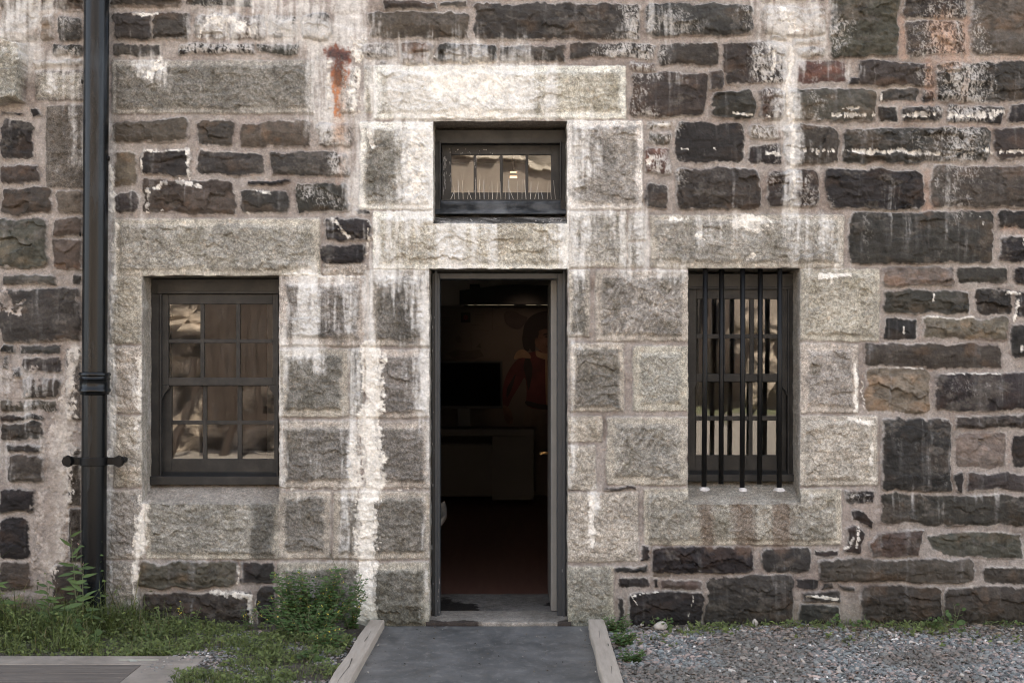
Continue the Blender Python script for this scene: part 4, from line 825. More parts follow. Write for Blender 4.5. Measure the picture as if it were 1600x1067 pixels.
# ---------------------------------------------------------------- downpipe
PIPE = plain('black_pipe_paint', (.0035, .004, .0045), .27, (.026, .031, .036), 9, (1, 1, .14), .35, 40, .003, .24, lo=.50, hi=.70, detail=8)
dp = empty('downpipe', (U(148, 965, -.13)[0], -.13, 0), 'black cast iron drainpipe running down the wall left of the window', 'drainpipe')
yc = -.115; rk = .0755
def pp(py, off=0): t = (py+40)/1000; c = U(151.2 - 5.4*t + off, py, yc-.0); return c
m = MB(); m.tube([pp(p) for p in (-420, -200, 0, 150, 300, 450, 600, 750, 900, 985)], rk, 40); m.build('pipe', PIPE, dp, smooth=True)
def ring(prof, nm):
    m = MB(); pts = [pp(py) for py, r in prof]; m.tube(pts, [r for py, r in prof], 40); o = m.build(nm, PIPE, dp, smooth=True); e = o.modifiers.new('es', 'EDGE_SPLIT'); e.split_angle = R(40)
ring([(581, rk+.001), (582, .093), (584, .097), (586, .097), (588, .090), (590, .090), (592, .096), (594, .090), (606, .090), (608, .096), (611, .096), (613, .089), (616, .085), (617, rk+.001)], 'collar')
m = MB(); c = pp(720); n = 24; vv = []
for zo in (-.026, .026):
    for rr in (rk+.001, rk+.010):
        vv += [(c[0]+rr*math.cos(PI+PI*j/(n-1)), yc+rr*math.sin(PI+PI*j/(n-1)), c[2]+zo) for j in range(n)]
q = lambda a, j: a*n+j
m.add(vv, [(q(1,j), q(1,j+1), q(3,j+1), q(3,j)) for j in range(n-1)] + [(q(0,j), q(2,j), q(2,j+1), q(0,j+1)) for j in range(n-1)] + [(q(2,j), q(3,j), q(3,j+1), q(2,j+1)) for j in range(n-1)] + [(q(0,j), q(0,j+1), q(1,j+1), q(1,j)) for j in range(n-1)])
for s_ in (-1, 1): a = c[0]+s_*rk; b_ = c[0]+s_*.165; m.box(min(a, b_), max(a, b_), yc-.010, yc+.012, c[2]-.022, c[2]+.022)
br = m.build('bracket', BARM, dp, .003)
for s_ in (-1, 1):
    m = MB(); X = c[0]+s_*.156; m.tube([(X, .0, c[2]), (X, yc-.012, c[2])], .020, 12); m.tube([(X, yc-.010, c[2]), (X, yc-.016, c[2]), (X, yc-.044, c[2])], [.036, .038, .030], 8); m.build('bolt', BARM, br)
for px, py in ((131,128),(168,248),(128,366)):
    m = MB(); a = U(px, py, yc); m.tube([(a[0]-.01, yc, a[2]), (a[0]+(.012 if px > 150 else -.012), yc, a[2])], .016, 10); m.build('lug', BARM, dp, .002)

# ---------------------------------------------------------------- ground
def ground_mat(name, c1, c2, c3, scale):
    m, n, b = nodes(name); v = ocoord(n)
    t = n.nodes.new('ShaderNodeTexVoronoi'); t.inputs['Scale'].default_value = scale; n.links.new(v, t.inputs['Vector'])
    s = n.nodes.new('ShaderNodeSeparateColor'); n.links.new(t.outputs['Color'], s.inputs[0])
    col = mix(n, s.outputs[0], c1, c2); col = mix(n, mr(n, nz(n, 1.7, 4, .6, v), .45, .62, 0, 1), col, c3)
    n.links.new(col, b.inputs['Base Color']); b.inputs['Roughness'].default_value = .9; bump(n, b, t.outputs['Distance'], .5, .02); return m
GRD = ground_mat('gravel_ground', (.10, .092, .085), (.24, .21, .185), (.16, .135, .11), 70)
SOIL = plain('dark_soil', (.035, .028, .020), .95, (.075, .06, .045), 9, bs=.6, bscale=50, bd=.02)
def gz(x, y): return .018*fbm(x*1.7, y*1.7, 3, 601) + .006*fbm(x*9, y*9, 2, 605) - .012
u, v = np.meshgrid(np.concatenate([[-60, -25, -12], np.linspace(-6, 6, 160), [12, 25, 60]]), np.concatenate([[-90, -50, -25, -12, -8], np.linspace(-4, .05, 70)]))
z = np.where((v > -4.5) & (abs(u) < 6.5), gz(u, v), -.012)
z = np.where((u > -.95) & (u < .62), -.05, z)
n_, k_ = u.shape; ids = np.arange(n_*k_).reshape(n_, k_); F = np.stack([ids[:-1, :-1], ids[:-1, 1:], ids[1:, 1:], ids[1:, :-1]], -1).reshape(-1, 4)
gr = grid_obj('ground', np.stack([u, v, z], -1).reshape(-1, 3), F, GRD); tag(gr, kind='structure')
# soil strip along the left wall
def soil(name, x0, x1, y0, y1, lift):
    u, v = np.meshgrid(np.linspace(x0, x1, 90), np.linspace(y0, y1, 50)); e = np.minimum(np.minimum(u-x0, x1-u), v-y0)
    z = gz(u, v) + lift*sstep(0, .08, e + .03*fbm(u*6, v*6, 2, 611)) - .012*(e < .01)
    ids = np.arange(90*50).reshape(50, 90); F = np.stack([ids[:-1, :-1], ids[:-1, 1:], ids[1:, 1:], ids[1:, :-1]], -1).reshape(-1, 4)
    return tag(grid_obj(name, np.stack([u, v, z], -1).reshape(-1, 3), F, SOIL), kind='structure')
soil('soil', -5.4, -.9, -2.6, .03, .012)

# gravel: thousands of flat slate chips, one mesh
ico = np.array([(0,0,1),(.894,0,.447),(.276,.851,.447),(-.724,.526,.447),(-.724,-.526,.447),(.276,-.851,.447),(.724,.526,-.447),(-.276,.851,-.447),(-.894,0,-.447),(-.276,-.851,-.447),(.724,-.526,-.447),(0,0,-1)])
icf = np.array([(0,1,2),(0,2,3),(0,3,4),(0,4,5),(0,5,1),(1,6,2),(2,7,3),(3,8,4),(4,9,5),(5,10,1),(2,6,7),(3,7,8),(4,8,9),(5,9,10),(1,10,6)])
def chips(name, X, Yy, Z, size, cols, mat, seed):
    rg = np.random.RandomState(seed); n = len(X); base_ = ico[None].repeat(n, 0) * (1 + rg.uniform(-.28, .28, (n, 12, 1)))
    base_ *= np.stack([size*rg.uniform(.8, 1.5, n), size*rg.uniform(.5, 1, n), size*rg.uniform(.22, .55, n)], -1)[:, None]
    a, b, c = rg.uniform(0, 2*PI, n), rg.normal(0, .38, n), rg.normal(0, .38, n)
    def rot(v, i, j, t): p, q = v[..., i].copy(), v[..., j].copy(); ct, st_ = np.cos(t)[:, None], np.sin(t)[:, None]; v[..., i] = p*ct-q*st_; v[..., j] = p*st_+q*ct
    rot(base_, 0, 1, a); rot(base_, 1, 2, b); rot(base_, 0, 2, c)
    base_ += np.stack([X, Yy, Z], -1)[:, None]
    F = (icf[None] + (np.arange(n)*12)[:, None, None]).reshape(-1, 3)
    return grid_obj(name, base_.reshape(-1, 3), F, mat, None, False, dict(base=cols[:, None].repeat(12, 1).reshape(-1, 3)))
m_, n2_, b2_ = nodes('gravel_chips'); a_ = n2_.nodes.new('ShaderNodeAttribute'); a_.attribute_name = 'base'
n2_.links.new(mix(n2_, 1, a_.outputs['Color'], gray(n2_, mr(n2_, nz(n2_, 120, 4, .7, ocoord(n2_)), .3, .7, .7, 1.3)), 'MULTIPLY'), b2_.inputs['Base Color']); b2_.inputs['Roughness'].default_value = .75; CHIP = m_
def chipcol(n, seed, dirt):
    rg = np.random.RandomState(seed); pal = np.array([(.150,.162,.158),(.195,.200,.188),(.103,.108,.104),(.30,.235,.205),(.24,.19,.165),(.38,.33,.285),(.18,.165,.155),(.07,.066,.064),(.58,.55,.50)])
    c = pal[rg.choice(9, n, p=[.22,.17,.15,.12,.12,.06,.09,.055,.015])] * rg.uniform(.75, 1.3, (n, 1)); d = dirt[:, None]*.6
    return c*(1-d) + np.array([.10, .082, .062])*d
rg = np.random.RandomState(3)
n = 62000; X = rg.uniform(.50, 5.2, n); Yy = -rg.uniform(0, 1, n)*2.5; sz = rg.gamma(4, .0025, n).clip(.003, .022)
dirtm = sstep(-.1, .4, fbm(X*2.2, Yy*2.2, 3, 621) + .5*np.exp(Yy/.15)*sstep(1.2, 2.2, X))
ok = rg.rand(n) > .62*dirtm*np.exp(Yy/.5)
X, Yy, sz, dirtm = X[ok], Yy[ok], sz[ok], dirtm[ok]
tag(chips('gravel', X, Yy, gz(X, Yy)+sz*.15+rg.uniform(0, .006, len(X)), sz, chipcol(len(X), 4, dirtm), CHIP, 5), 'grey and pinkish slate chip gravel to the right of the ramp', 'gravel', kind='stuff')
n = 7000; X = rg.uniform(-1.95, -.92, n); Yy = -rg.uniform(.2, 2.4, n); k2 = fbm(X*3, Yy*3, 2, 631) > -.1; X, Yy = X[k2], Yy[k2]; sz = rg.gamma(4, .0022, len(X)).clip(.003, .014)
tag(chips('gravel', X, Yy, gz(X, Yy)+.014, sz, chipcol(len(X), 6, .4+0*X), CHIP, 7), 'thin gravel showing between grass left of the ramp', 'gravel', kind='stuff')
nl = 5200; X = rg.uniform(.62, 5.2, nl); Yy = -abs(rg.normal(0, .17, nl))-.005; kk = (fbm(X*1.5, Yy*3, 3, 661) + .6*(X > 2.2)*rg.rand(nl)) > .0; X, Yy = X[kk], Yy[kk]; sz = rg.gamma(3, .0028, len(X)).clip(.003, .02)
lp = np.array([(.10,.075,.05),(.14,.105,.07),(.06,.045,.032),(.20,.16,.11),(.045,.038,.03)])[rg.choice(5, len(X))]*rg.uniform(.7, 1.3, (len(X), 1))
tag(chips('leaf_litter', X, Yy, gz(X, Yy)+.008, sz, lp, CHIP, 9), 'brown dead leaf litter and dirt along the foot of the right wall', 'litter', kind='stuff')
# litter
DIRT = plain('dry_dirt', (.085, .068, .05), .95, (.15, .125, .095), 14, bs=.5, bscale=60, bd=.015)

# ---------------------------------------------------------------- path on the left: concrete kerb frame with boards let in
CONC = plain('path_concrete', (.165, .140, .115), .85, (.27, .232, .192), 5, bs=.5, bscale=110, bd=.004, detail=8)
BWOOD = plain('weathered_deck_boards', (.065, .054, .045), .8, (.150, .126, .105), 3, (.7, 22, 1), .4, 22, .004, detail=8)
def quadslab(m, c, z0, z1):
    m.add([(x, y, z0) for x, y in c]+[(x, y, z1) for x, y in c], [(0,3,2,1),(4,5,6,7),(0,1,5,4),(1,2,6,5),(2,3,7,6),(3,0,4,7)])
pth = empty('path', (-3.5, -1.7, 0), 'concrete edged path with inset wooden deck boards at the lower left', 'path'); tag(pth, kind='structure')
zt = .012; A = G(322, 1024, zt); B = G(222, 1037, zt)
xr, yf = A[0], A[1]; xi, yi = B[0], B[1]
m = MB(); m.box(-5.6, xr, yi, yf, -.1, zt); m.box(xi, xr, -3.2, yi-.001, -.1, zt); m.build('concrete_edging', CONC, pth, .006)
m = MB(); y = yi-.004
while y > -3.1: w_ = .088; m.box(-5.6, xi-.004, y-w_, y, -.05, zt-.003+random.uniform(-.002, .001)); y -= w_+.007
m.build('deck_board', BWOOD, pth, .003)
m = MB(); a, b = G(186, 1031, zt), G(248, 1031, zt); m.box(a[0], b[0], a[1]-.006, a[1], zt, zt+.006); c = G(205, 1032.5, zt)
m.add([(c[0], c[1]-.02, zt+.002), (c[0]+.04, c[1]-.012, zt+.002), (c[0]+.025, c[1]+.01, zt+.003), (c[0]-.02, c[1]+.01, zt+.012)], [(0,1,2,3)])
tag(m.build('joint_strip', plain('pale_strip', (.24,.24,.2), .8), pth))

# ---------------------------------------------------------------- ramp
m, n, b = nodes('ramp_felt'); v = ocoord(n)
f1 = mr(n, nz(n, 3.4, 7, .65, ocoord(n, (1, .8, 1)), .3), .36, .68, 0, 1); f2 = mr(n, nz(n, 14, 10, .85, ocoord(n, (1, .8, 1)), .4), .52, .70, 0, .62)
col = mix(n, f1, (.058, .058, .056), (.128, .126, .121)); col = mix(n, f2, col, (.26, .25, .23))
n.links.new(col, b.inputs['Base Color']); b.inputs['Roughness'].default_value = .55; b.inputs['Specular IOR Level'].default_value = .4; bump(n, b, nz(n, 300, 2, .5, v), .3, .002); RAMPM = m
TIM = plain('weathered_timber', (.262, .224, .182), .85, (.365, .315, .26), 5, (9, .9, 9), .35, 14, .004, lo=.3, hi=.7)
CRACK = plain('timber_crack', (.03, .022, .016), .95, bs=0)
rp = empty('entrance_ramp', (-.16, -.9, 0), 'grey surfaced entrance ramp with two timber kerbs leading to the doorway', 'ramp')
u, v = np.meshgrid(np.linspace(-.86, .60, 60), np.linspace(-3.0, -.055, 120)); t_ = (v+3)/2.945
xl = -.835 + .04*t_; xrr = .46 + .03*t_; uu = xl + (xrr-xl)*(u+.86)/1.46
z = -.001 + .003*fbm(uu*2.5, v*2.5, 3, 641) + .0015*fbm(uu*8, v*8, 2, 645)
Pt = np.stack([uu, v, z], -1); ids = np.arange(60*120).reshape(120, 60); F = np.stack([ids[:-1, :-1], ids[:-1, 1:], ids[1:, 1:], ids[1:, :-1]], -1).reshape(-1, 4)
back = Pt[-1].copy(); back[:, 2] = -.08; nP = 7200; F2 = np.stack([ids[-1, :-1], ids[-1, 1:], nP+np.arange(1, 60), nP+np.arange(59)], -1)
grid_obj('ramp_surface', np.concatenate([Pt.reshape(-1, 3), back]), np.concatenate([F, F2]), RAMPM, rp)
def beam(far, near, lab, seed):
    (xa, xb, yy), (xc, xd, yn) = far, near; ext = -3.0; k = (ext-yn)/(yn-yy); xe, xf = xc+(xc-xa)*k, xd+(xd-xb)*k
    rr = random.Random(seed); n = 60; m = MB(); vs_ = []
    for i in range(n+1):
        t = i/n; yq = yy+(ext-yy)*t; l = xa+(xe-xa)*t; r = xb+(xf-xb)*t; w1, w2 = .003*math.sin(t*23+seed)+rr.uniform(-.0015, .0015), rr.uniform(-.0008, .0008); zz = .05+.0015*math.sin(t*17)
        vs_ += [(l+w1, yq, -.1), (l+w1, yq, zz-.006), (l+w1+.006, yq, zz), (r-.006+w2, yq, zz), (r+w2, yq, zz-.006), (r+w2, yq, -.1)]
    fs = [(i*6+j, i*6+j+1, (i+1)*6+j+1, (i+1)*6+j) for i in range(n) for j in range(5)] + [(0,1,2,3,4,5)]
    m.add(vs_, fs); o = m.build('timber_kerb', TIM, rp); bm_fix(o); tag(o, lab)
    c = MB()
    for (px, py, px2, py2, wd) in ([(575,994,569,1002,.0028),(580,985,575,994,.0010),(550,1028,546,1040,.0028),(546,1040,538,1050,.0022),(538,1050,529,1062,.0018),(529,1062,526,1070,.001)] if seed == 1 else [(950,1005,951,1009,.003),(955,1040,956,1052,.0015),(936,985,937,996,.0015)]):
        a, b = G(px, py, .052), G(px2, py2, .052); c.add([(a[0]-wd, a[1], .0528), (a[0]+wd, a[1], .0528), (b[0]+wd*.4, b[1], .0528), (b[0]-wd*.4, b[1], .0528)], [(3,2,1,0)])
    c.build('crack', CRACK, o)
import bmesh
def bm_fix(o):
    bm = bmesh.new(); bm.from_mesh(o.data); bmesh.ops.recalc_face_normals(bm, faces=bm.faces); bm.to_mesh(o.data); bm.free()
beam((-.881, -.787, -.11), (-.913, -.809, -1.68), 'left timber kerb with long drying cracks', 1)
beam((.468, .569, -.09), (.449, .552, -1.68), 'right timber kerb beside the gravel', 2)

ng = 520; X = rg.uniform(-.80, .44, ng); Yy = rg.uniform(-2.6, -.06, ng); edg = rg.rand(ng) < .35; X = np.where(edg, np.where(rg.rand(ng) < .5, -.80+abs(rg.normal(0, .03, ng)), .45-abs(rg.normal(0, .03, ng))), X); sz = rg.gamma(2, .0011, ng).clip(.001, .008)
gp = np.array([(.30,.27,.23),(.10,.08,.06),(.05,.045,.04),(.16,.13,.09),(.45,.42,.38)])[rg.choice(5, ng, p=[.2,.25,.3,.2,.05])]
tag(chips('grit', X, Yy, .003+0*X, sz, gp, CHIP, 12), 'scattered grit and leaf crumbs on the ramp surface', 'grit', kind='stuff')
# ---------------------------------------------------------------- vegetation
def leafmat(name, c1, c2):
    m, n, b = nodes(name); a = n.nodes.new('ShaderNodeAttribute'); a.attribute_name = 'base'; s = n.nodes.new('ShaderNodeSeparateColor'); n.links.new(a.outputs['Color'], s.inputs[0])
    col = mix(n, s.outputs[0], c1, c2); col = mix(n, s.outputs[1], col, (.16, .125, .065)); n.links.new(col, b.inputs['Base Color']); b.inputs['Roughness'].default_value = .6; b.inputs['Specular IOR Level'].default_value = .3
    tr = n.nodes.new('ShaderNodeBsdfTranslucent'); n.links.new(mix(n, 1, col, (1.2, 1.3, .6), 'MULTIPLY'), tr.inputs[0]); x = n.nodes.new('ShaderNodeMixShader'); x.inputs[0].default_value = .22
    n.links.new(b.outputs[0], x.inputs[1]); n.links.new(tr.outputs[0], x.inputs[2]); n.links.new(x.outputs[0], n.nodes['Material Output'].inputs[0]); return m
GRASS = leafmat('grass_blades', (.018, .028, .008), (.14, .185, .052)); LEAFG = leafmat('weed_leaves', (.030, .054, .016), (.090, .140, .042)); CLOV = leafmat('clover_leaves', (.022, .048, .014), (.095, .16, .052))
class Leaves:
    def __init__(s): s.v, s.f, s.c = [], [], []
    def quadstrip(s, pts, wds, side, col, dry=0):
        o = len(s.v)
        for p, w_ in zip(pts, wds):
            s.v += [tuple(p - side*w_), tuple(p + side*w_)]; s.c += [(col, dry, 0)]*2
        s.f += [(o+2*i, o+2*i+1, o+2*i+3, o+2*i+2) for i in range(len(pts)-1)]
    def leaf(s, base_, d, up, L, W_, droop, col, shape='lance', dry=0):
        d = d.normalized(); side = d.cross(up).normalized(); nrm = side.cross(d)
        T = (0, .2, .45, .75, 1); Wp = {'lance': (.12, .75, 1, .6, .03), 'round': (.25, .85, 1, .85, .3), 'clover': (.15, .6, 1, .95, .45)}[shape]
        pts = [base_ + d*(L*t) - nrm*(droop*L*t*t) for t in T]; o = len(s.v)
        for p, w_ in zip(pts, Wp): s.v += [tuple(p-side*W_*w_+nrm*W_*.25*w_), tuple(p), tuple(p+side*W_*w_+nrm*W_*.25*w_)]; s.c += [(col, dry, 0)]*3
        for i in range(4): s.f += [(o+3*i, o+3*i+1, o+3*i+4, o+3*i+3), (o+3*i+1, o+3*i+2, o+3*i+5, o+3*i+4)]
    def build(s, name, mat, parent=None):
        return grid_obj(name, s.v, s.f, mat, parent, True, dict(base=np.array(s.c)))
def rv(a=1): return Vector((random.uniform(-a, a), random.uniform(-a, a), random.uniform(-a, a)))
def blades(name, n, region, hf, label, seed, dryp=.12, wd=.0020, leafp=.25):
    """region: fn(rng)->(x,y) or None ; hf: fn(x,y)->height"""
    rr = random.Random(seed); g = Leaves(); k = 0
    while k < n:
        p = region(rr)
        if p is None: continue
        k += 1; x, y = p; h_ = hf(x, y, rr)
        if h_ <= .004: continue
        a = rr.uniform(0, 2*PI); ln = rr.uniform(.15, 1.5); d = Vector((math.cos(a), math.sin(a), 0)); z0 = float(gz(np.array(x), np.array(y)))
        sd_ = Vector((-math.sin(a+rr.uniform(-1, 1)), math.cos(a), 0)).normalized(); b0 = Vector((x, y, z0))
        pts = [b0, b0+Vector((0, 0, h_*.45))+d*h_*ln*.15, b0+Vector((0, 0, h_*.82))+d*h_*ln*.5, b0+Vector((0, 0, h_*(1.0-ln*.18)))+d*h_*ln*.95]
        w_ = wd*rr.uniform(.6, 1.5); g.quadstrip(pts, (w_, w_*.9, w_*.6, w_*.08), sd_, min(1, max(0, rr.gauss(.5, .26))), rr.uniform(.5, 1) if rr.random() < dryp else rr.uniform(0, .15))
        if rr.random() < leafp:        # small weed leaves mixed in
            for _ in range(rr.randint(2, 5)):
                t = rr.uniform(.2, .95); q = b0+Vector((0, 0, h_*t*.95))+d*h_*ln*t*t*.8; dd = Vector((rr.uniform(-1, 1), rr.uniform(-1, 1), rr.uniform(-.1, .8)))
                g.leaf(q, dd, Vector((rr.uniform(-.6, .6), -.8, .7)), rr.uniform(.010, .036), rr.uniform(.003, .008), .3, min(1, max(0, rr.gauss(.5, .25))), 'lance', .1)
    o = g.build(name, GRASS); return tag(o, label, 'grass', kind='stuff')
xL = A[0]
def cl(x, y, s): return float(fbm(np.array(x*3.1), np.array(y*3.1), 3, s))
def reg1(rr):
    x, y = rr.uniform(-5.3, -1.75), -rr.random()**.9*(abs(yf)-.012)
    if cl(x*1.6, y*1.6, 703) < rr.uniform(-.7, -.15): return None
    return x, y
def h1(x, y, rr):
    c = cl(x, y, 701); edge_ = min(1, (y-yf)/.12); thin = 1 if x < -2.55 else max(.30, 1-(x+2.55)*1.0)
    return max(.015, (.085 + .30*c + rr.uniform(-.05, .06))*(.35+.65*max(0, edge_))*thin) * (1.9 if rr.random() < .06 else 1)
blades('grass', 16500, reg1, h1, 'tangled tall grass and weeds along the foot of the wall by the drainpipe', 11, .10)
def reg2(rr):
    x, y = rr.uniform(-2.25, -.93), rr.uniform(-2.4, -.12)
    if y < yf and x < xL + .02*math.sin(y*30): return None
    if cl(x*1.3, y*1.3, 705) < rr.uniform(-.40, .10): return None
    return x, y
blades('grass', 7600, reg2, lambda x, y, rr: max(.008, .036+.08*cl(x, y, 707)+rr.uniform(-.015, .035)), 'short patchy grass between the path and the ramp', 12, .10, .0016)
def reg3(rr):
    x = rr.uniform(.62, 5.2); y = -abs(rr.gauss(0, .22))-.01
    if cl(x*.8, y*1.6, 711) < .02+rr.uniform(0, .25) - (.22 if x > 2.3 else 0): return None
    return x, y
blades('grass', 2600, reg3, lambda x, y, rr: .018+rr.uniform(0, .035), 'sparse grass tufts in the gravel along the right wall', 13, .3, .0014)

STEM = plain('green_stem', (.06, .075, .03), .7, (.10, .10, .045), 20, bs=0); YEL = plain('yellow_flower', (.50, .42, .06), .8, bs=0); PINK = plain('pink_buds', (.35, .20, .17), .8, bs=0)
def weed(x, y, hgt, nst, label, kind='lance', cat='weed', L=.07, W_=.010, spread=.10, nl=9, flower=None, seed=0, name='weed_plant', mat=None, lean=(0, 0), group=None, fdens=.5):
    rr = random.Random(seed*7+3); z0 = float(gz(np.array(x), np.array(y))); b0 = Vector((x, y, z0)); root = empty(name, b0, label, cat, group)
    st_, lv, fl = MB(), Leaves(), MB()
    for s_ in range(nst):
        a = rr.uniform(0, 2*PI); sp_ = spread*rr.uniform(.2, 1); h_ = hgt*rr.uniform(.35 if kind == 'clover' else .6, 1.0) if s_ else hgt; rt = b0+Vector((math.cos(a)*sp_*.25, math.sin(a)*sp_*.15, -.01))
        top = rt+Vector((math.cos(a)*sp_+lean[0]*h_, -abs(math.sin(a))*sp_*.5+lean[1]*h_, h_)); bend = Vector((rr.uniform(-.03, .03), rr.uniform(-.02, .02), 0))*hgt*3
        P_ = [rt.lerp(top, t)+bend*math.sin(t*PI) for t in np.linspace(0, 1, 8)]; st_.tube(P_, [.0034*(1-.6*t) for t in np.linspace(0, 1, 8)], 5)
        for q in range(nl):
            t = .12+.86*(q+rr.uniform(0, .6))/nl; i = min(6, int(t*7)); p = P_[i].lerp(P_[i+1], t*7-i); aa = q*2.4+rr.uniform(-.5, .5)
            d = Vector((math.cos(aa), math.sin(aa)*.8-.15, rr.uniform(.1, .7))); sc_ = (1.15-.6*t)*rr.uniform(.7, 1.1); c_ = min(1, max(0, rr.gauss(.5, .22)))
            if kind == 'lance': lv.leaf(p, Vector((math.copysign(rr.uniform(.6, 1), math.cos(aa)), -rr.uniform(0, .5), rr.uniform(-.35, .7))), Vector((rr.uniform(-.4, .4), -1, rr.uniform(.1, .8))), L*sc_, W_*sc_, rr.uniform(-.2, .5), c_, 'lance')
            elif kind == 'round':
                pe = p+d.normalized()*L*.6; st_.tube([p, pe], .0011, 4); dd = Vector((d.x, -abs(d.y)-.2, rr.uniform(-.1, .5))); lv.leaf(pe, dd, Vector((rr.uniform(-.3, .3), -1, 1)), L*sc_, L*.50*sc_, .15, c_, 'round')
            else:
                pe = p+d.normalized()*L*.8; st_.tube([p, pe], .0008, 4)
                for w3 in range(3):
                    ab = w3*2.09+aa; lv.leaf(pe, Vector((math.cos(ab), math.sin(ab)-.2, .35)), Vector((rr.uniform(-.5, .5), -.6, 1)), L*sc_*.8, L*sc_*.34, .1, c_, 'clover')
            if flower and rr.random() < fdens*t*t:
                for _ in range(3): e = p+Vector((rr.uniform(-.008, .008), rr.uniform(-.014, 0), rr.uniform(0, .016))); r_ = rr.uniform(.0014, .0028); fl.tube([e-Vector((0,0,r_)), e, e+Vector((0,0,r_))], [r_*.5, r_, r_*.4], 6)
    st_.build('stem', STEM, root); lv.build('foliage', mat or LEAFG, root)
    if flower and fl.v: fl.build('flower', flower, root)
    return root
def at(px, py): return G(px, py, -.005)[:2]
x, y = at(139, 985); weed(x, -.33, .66, 2, 'tallest lance-leaved weed rising in front of the drainpipe', L=.14, W_=.016, spread=.03, nl=11, flower=PINK, seed=1, lean=(-.06, 0))
weed(-3.02, -.30, .47, 2, 'lance-leaved weed leaning left beside the drainpipe', L=.13, W_=.016, spread=.07, nl=8, seed=2, lean=(-.22, 0))
weed(-2.72, -.36, .40, 3, 'pink-budded weed at the right edge of the drainpipe foot', L=.10, W_=.014, spread=.08, nl=9, flower=PINK, seed=3, lean=(-.05, 0))
weed(-2.60, -.16, .62, 4, 'slender upright weed between drainpipe and left window', L=.065, W_=.010, spread=.07, nl=17, seed=4, flower=PINK, fdens=.2)
weed(-3.32, -.35, .36, 4, 'wispy seeding weed left of the drainpipe', L=.035, W_=.004, spread=.16, nl=12, seed=5, flower=STEM)
weed(-3.70, -.30, .34, 4, 'broad leafed weed clump near the left edge of the wall', L=.05, W_=.008, spread=.18, nl=12, seed=6, flower=STEM)
weed(-3.95, -.25, .46, 3, 'tall dry stalked weed at the far left', L=.05, W_=.006, spread=.15, nl=9, seed=7)
weed(-2.50, -.50, .15, 3, 'rounded plantain leaves in the grass right of the drainpipe', kind='round', L=.075, spread=.05, nl=3, seed=8)
weed(-2.15, -.45, .22, 4, 'thin branching weed below the left window', L=.03, W_=.004, spread=.12, nl=12, seed=9, flower=STEM)
weed(-1.95, -.20, .20, 3, 'small thin weed under the left window sill', L=.03, W_=.004, spread=.10, nl=11, seed=19, flower=YEL)
weed(-1.62, -.15, .20, 3, 'slight yellow-dotted weed against the wall below the left window', kind='clover', L=.014, spread=.09, nl=12, seed=20, flower=YEL, mat=CLOV)
weed(-1.22, -.28, .43, 78, 'dense bushy clover with tiny yellow flowers left of the ramp', kind='clover', cat='bush', L=.029, spread=.30, nl=24, seed=10, flower=YEL, name='clover_bush', mat=CLOV, fdens=.16)
weed(-.98, -.17, .30, 12, 'loose clover sprays leaning over the end of the left kerb', kind='clover', cat='bush', L=.018, spread=.13, nl=18, seed=11, flower=YEL, name='clover_bush', mat=CLOV, fdens=.25)
weed(-1.04, -.72, .17, 16, 'low clover clump beside the left timber kerb', kind='clover', cat='bush', L=.022, spread=.13, nl=10, seed=12, flower=YEL, name='clover_bush', mat=CLOV, fdens=.1)
weed(-1.18, -.46, .24, 30, 'airy clover sprawling in front of the big clover bush', kind='clover', cat='bush', L=.024, spread=.24, nl=14, seed=31, flower=YEL, name='clover_bush', mat=CLOV, fdens=.1)
weed(-1.06, -1.02, .12, 8, 'round-leaved weed at the bottom edge beside the left kerb', kind='round', L=.042, spread=.10, nl=4, seed=13)
weed(-1.06, -.10, .48, 1, 'single broad leaf shoot standing out of the clover bush', kind='round', L=.08, spread=.02, nl=3, seed=14, lean=(-.12, 0))
weed(.64, -.16, .13, 16, 'bright green weed clump at the far end of the right kerb', kind='clover', cat='bush', L=.020, spread=.08, nl=9, seed=15, name='clover_bush', mat=CLOV)
weed(.67, -.52, .11, 16, 'weed clump halfway along the right kerb', kind='clover', cat='bush', L=.022, spread=.09, nl=8, seed=16, name='clover_bush', mat=CLOV)
weed(.66, -.95, .10, 14, 'weed clump beside the right kerb nearest the camera', kind='clover', cat='bush', L=.022, spread=.08, nl=8, seed=17, name='clover_bush', mat=CLOV)
weed(.93, -.12, .11, 4, 'round-leaved seedling behind the white stone', kind='round', L=.034, spread=.08, nl=4, seed=18)
for i, (px, h_, sd_, L_, lab) in enumerate([(1222,.06,21,.018,'tiny sprout at the wall foot right of the white stone chip'), (1308,.09,22,.036,'pair of round leaves under the small stacked stones'), (1345,.09,23,.036,'round-leaved weed beside the long brown foundation stone'),
    (1487,.17,24,.045,'largest round-leaved weed against the right wall'), (1455,.09,25,.028,'low spreading weed beside the largest right-hand weed'), (1572,.07,26,.024,'small two-leaved sprout near the right edge'), (1500,.05,27,.02,'low green mat below the largest right-hand weed')]):
    weed((px-800)/S*.985, -.10-(.10 if i == 6 else 0), h_, 3 if i != 4 else 8, lab, kind='round', L=L_, spread=.06, nl=4, seed=sd_)
